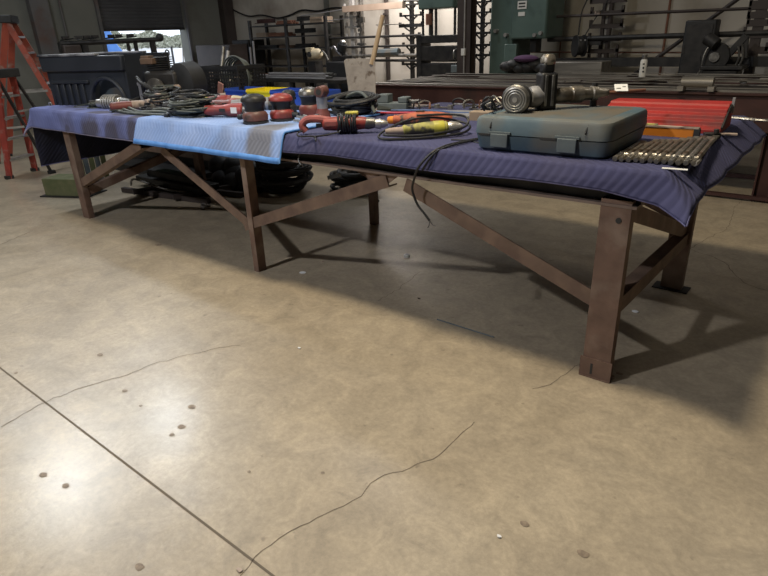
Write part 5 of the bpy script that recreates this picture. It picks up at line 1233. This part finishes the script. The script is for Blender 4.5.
t = thing('coiled_welding_lead', 'low black coil of welding lead with grey clamp right of the hose heap', 'cable', (-3.35, 2.12, 0))
link('lead', cordpile(10, .26, .08, 43, .02, 0, .2, .75, 5), 'black_rubber', t)
link('clamp', MB().bar((-.2, -.2, .16), (.0, -.24, .22), .03, .04), 'conduit', t)
link('loose_end', MB().tube([(.2, -.1, .1), (.35, -.2, .03), (.5, -.25, .02)], .014, 6), 'black_rubber', t)

# ------------------------------------------------------------------ scraps on the floor
def scrap(name, px, py, size, mt, label, rz=0):
    q = onZ(px, py); rnd = random.Random(int(px*7+py)); mb = MB()
    n = 7; pts = [(size*(.6+.5*rnd.random())*math.cos(2*math.pi*k/n), size*.6*(.6+.5*rnd.random())*math.sin(2*math.pi*k/n)) for k in range(n)]
    mb.prism(pts, Matrix.Translation((q.x, q.y, .002)) @ Matrix.Rotation(rz, 4, 'Z') @ Matrix.Rotation(R(6), 4, 'X'), .004)
    return tag(link(name, mb, mt, origin=(q.x, q.y, 0), smooth=False), label, 'scrap')
scrap('paper_scrap', 303, 273, .028, 'paper', 'torn pale paper scrap on the floor right of the middle bench leg', .4)
scrap('paper_scrap', 635, 312, .022, 'paper', 'small white paper on the floor right of the big front leg', .1)
scrap('paper_scrap', 299.5, 348.5, .010, 'paper', 'tiny white scrap on the open floor below the middle leg')
scrap('paper_scrap', 499, 537, .009, 'paper', 'tiny white chip on the floor at the bottom right of centre')
scrap('dirt_clump', 240, 571, .014, 'beige_tool', 'small pale dirt clump beside the floor joint at the bottom edge')
scrap('dirt_clump', 323, 262, .012, 'beige_tool', 'pale crumb on the floor just beyond the torn paper scrap')
scrap('dirt_clump', 419, 299, .014, 'dark_wood', 'dark curled crumb under the bench between the braces')
q = onZ(407, 257); t = thing('plastic_cap', 'white plastic bottle cap on the floor under the bench', 'cap', (q.x, q.y, 0))
link('cap', MB().lathe([(0, .022), (.002, .024), (.018, .024), (.022, .018)], n=14), 'white_plastic', t); link('inner_ring', MB().cyl((.0, 0, .021), (0, 0, .024), .012), 'sheet', t)
q = onZ(204, 209); t = thing('glass_bulb', 'small pale bulb lying on the floor near the middle bench leg', 'bulb', (q.x, q.y, 0))
link('bulb', MB().ball((0, 0, .03), .03), 'sheet', t); link('base', MB().cyl((0, .02, .03), (0, .07, .02), .014), 'grey_steel', t)
a, b = onZ(437, 320), onZ(494, 338)
tag(link('welding_rod', MB().cyl((a.x, a.y, .005), (b.x, b.y, .005), .0035, n=6), 'case_latch', origin=(a.x, a.y, 0)), 'thin pale welding rod on the floor under the bench', 'rod')
a, b = onZ(468, 300), onZ(487, 306)


# ------------------------------------------------------------------ light
def lamp(loc, power, size, col=(1, .93, .82), target=None, name='hall_and_fill_lamp', spread=180):
    ld = bpy.data.lights.new(name, 'AREA'); ld.shape = 'DISK'; ld.size = size; ld.energy = power; ld.color = col; ld.spread = R(spread)
    o = bpy.data.objects.new(name, ld); COL.objects.link(o); o.location = loc
    if target:
        o.rotation_euler = (V(target)-V(loc)).to_track_quat('-Z', 'Y').to_euler()
    return o
lamp((-2.9, -5.2, 5.0), 300, .3, (.96, .97, 1))
lamp((-1.2, -.3, 4.6), 165, .6, (1, .86, .62))
lamp((-8.0, -.1, 5.0), 15, .45, (.90, .96, 1), target=(-1.6, -1.75, 0), spread=75)
lamp((-8.0, 1.9, 5.0), 15, .45, (.90, .96, 1), target=(-1.6, -1.3, 0), spread=75)
lamp((-8.4, .6, 5.4), 90, .7, (.92, .97, 1))
lamp((-6.6, 6.9, 3.5), 170, .4, (1, .93, .88), target=(-6.2, 8.2, 1.6))
lamp((1.4, 3.6, 5.4), 30, .9)
lamp((-5.0, 4.4, 5.2), 55, .8, (.95, .97, 1))  # added fill lamp, brightens the fabrication table and bar stack

world = bpy.data.worlds.new('sky'); scene.world = world; world.use_nodes = True
wn = world.node_tree; bg = wn.nodes['Background']; bg.inputs['Color'].default_value = (.80, .88, 1, 1); bg.inputs['Strength'].default_value = 1.9
sc = scene.view_settings; sc.view_transform = 'Standard'; sc.look = 'None'; sc.gamma = 1; sc.exposure = 0; sc.use_curve_mapping = False
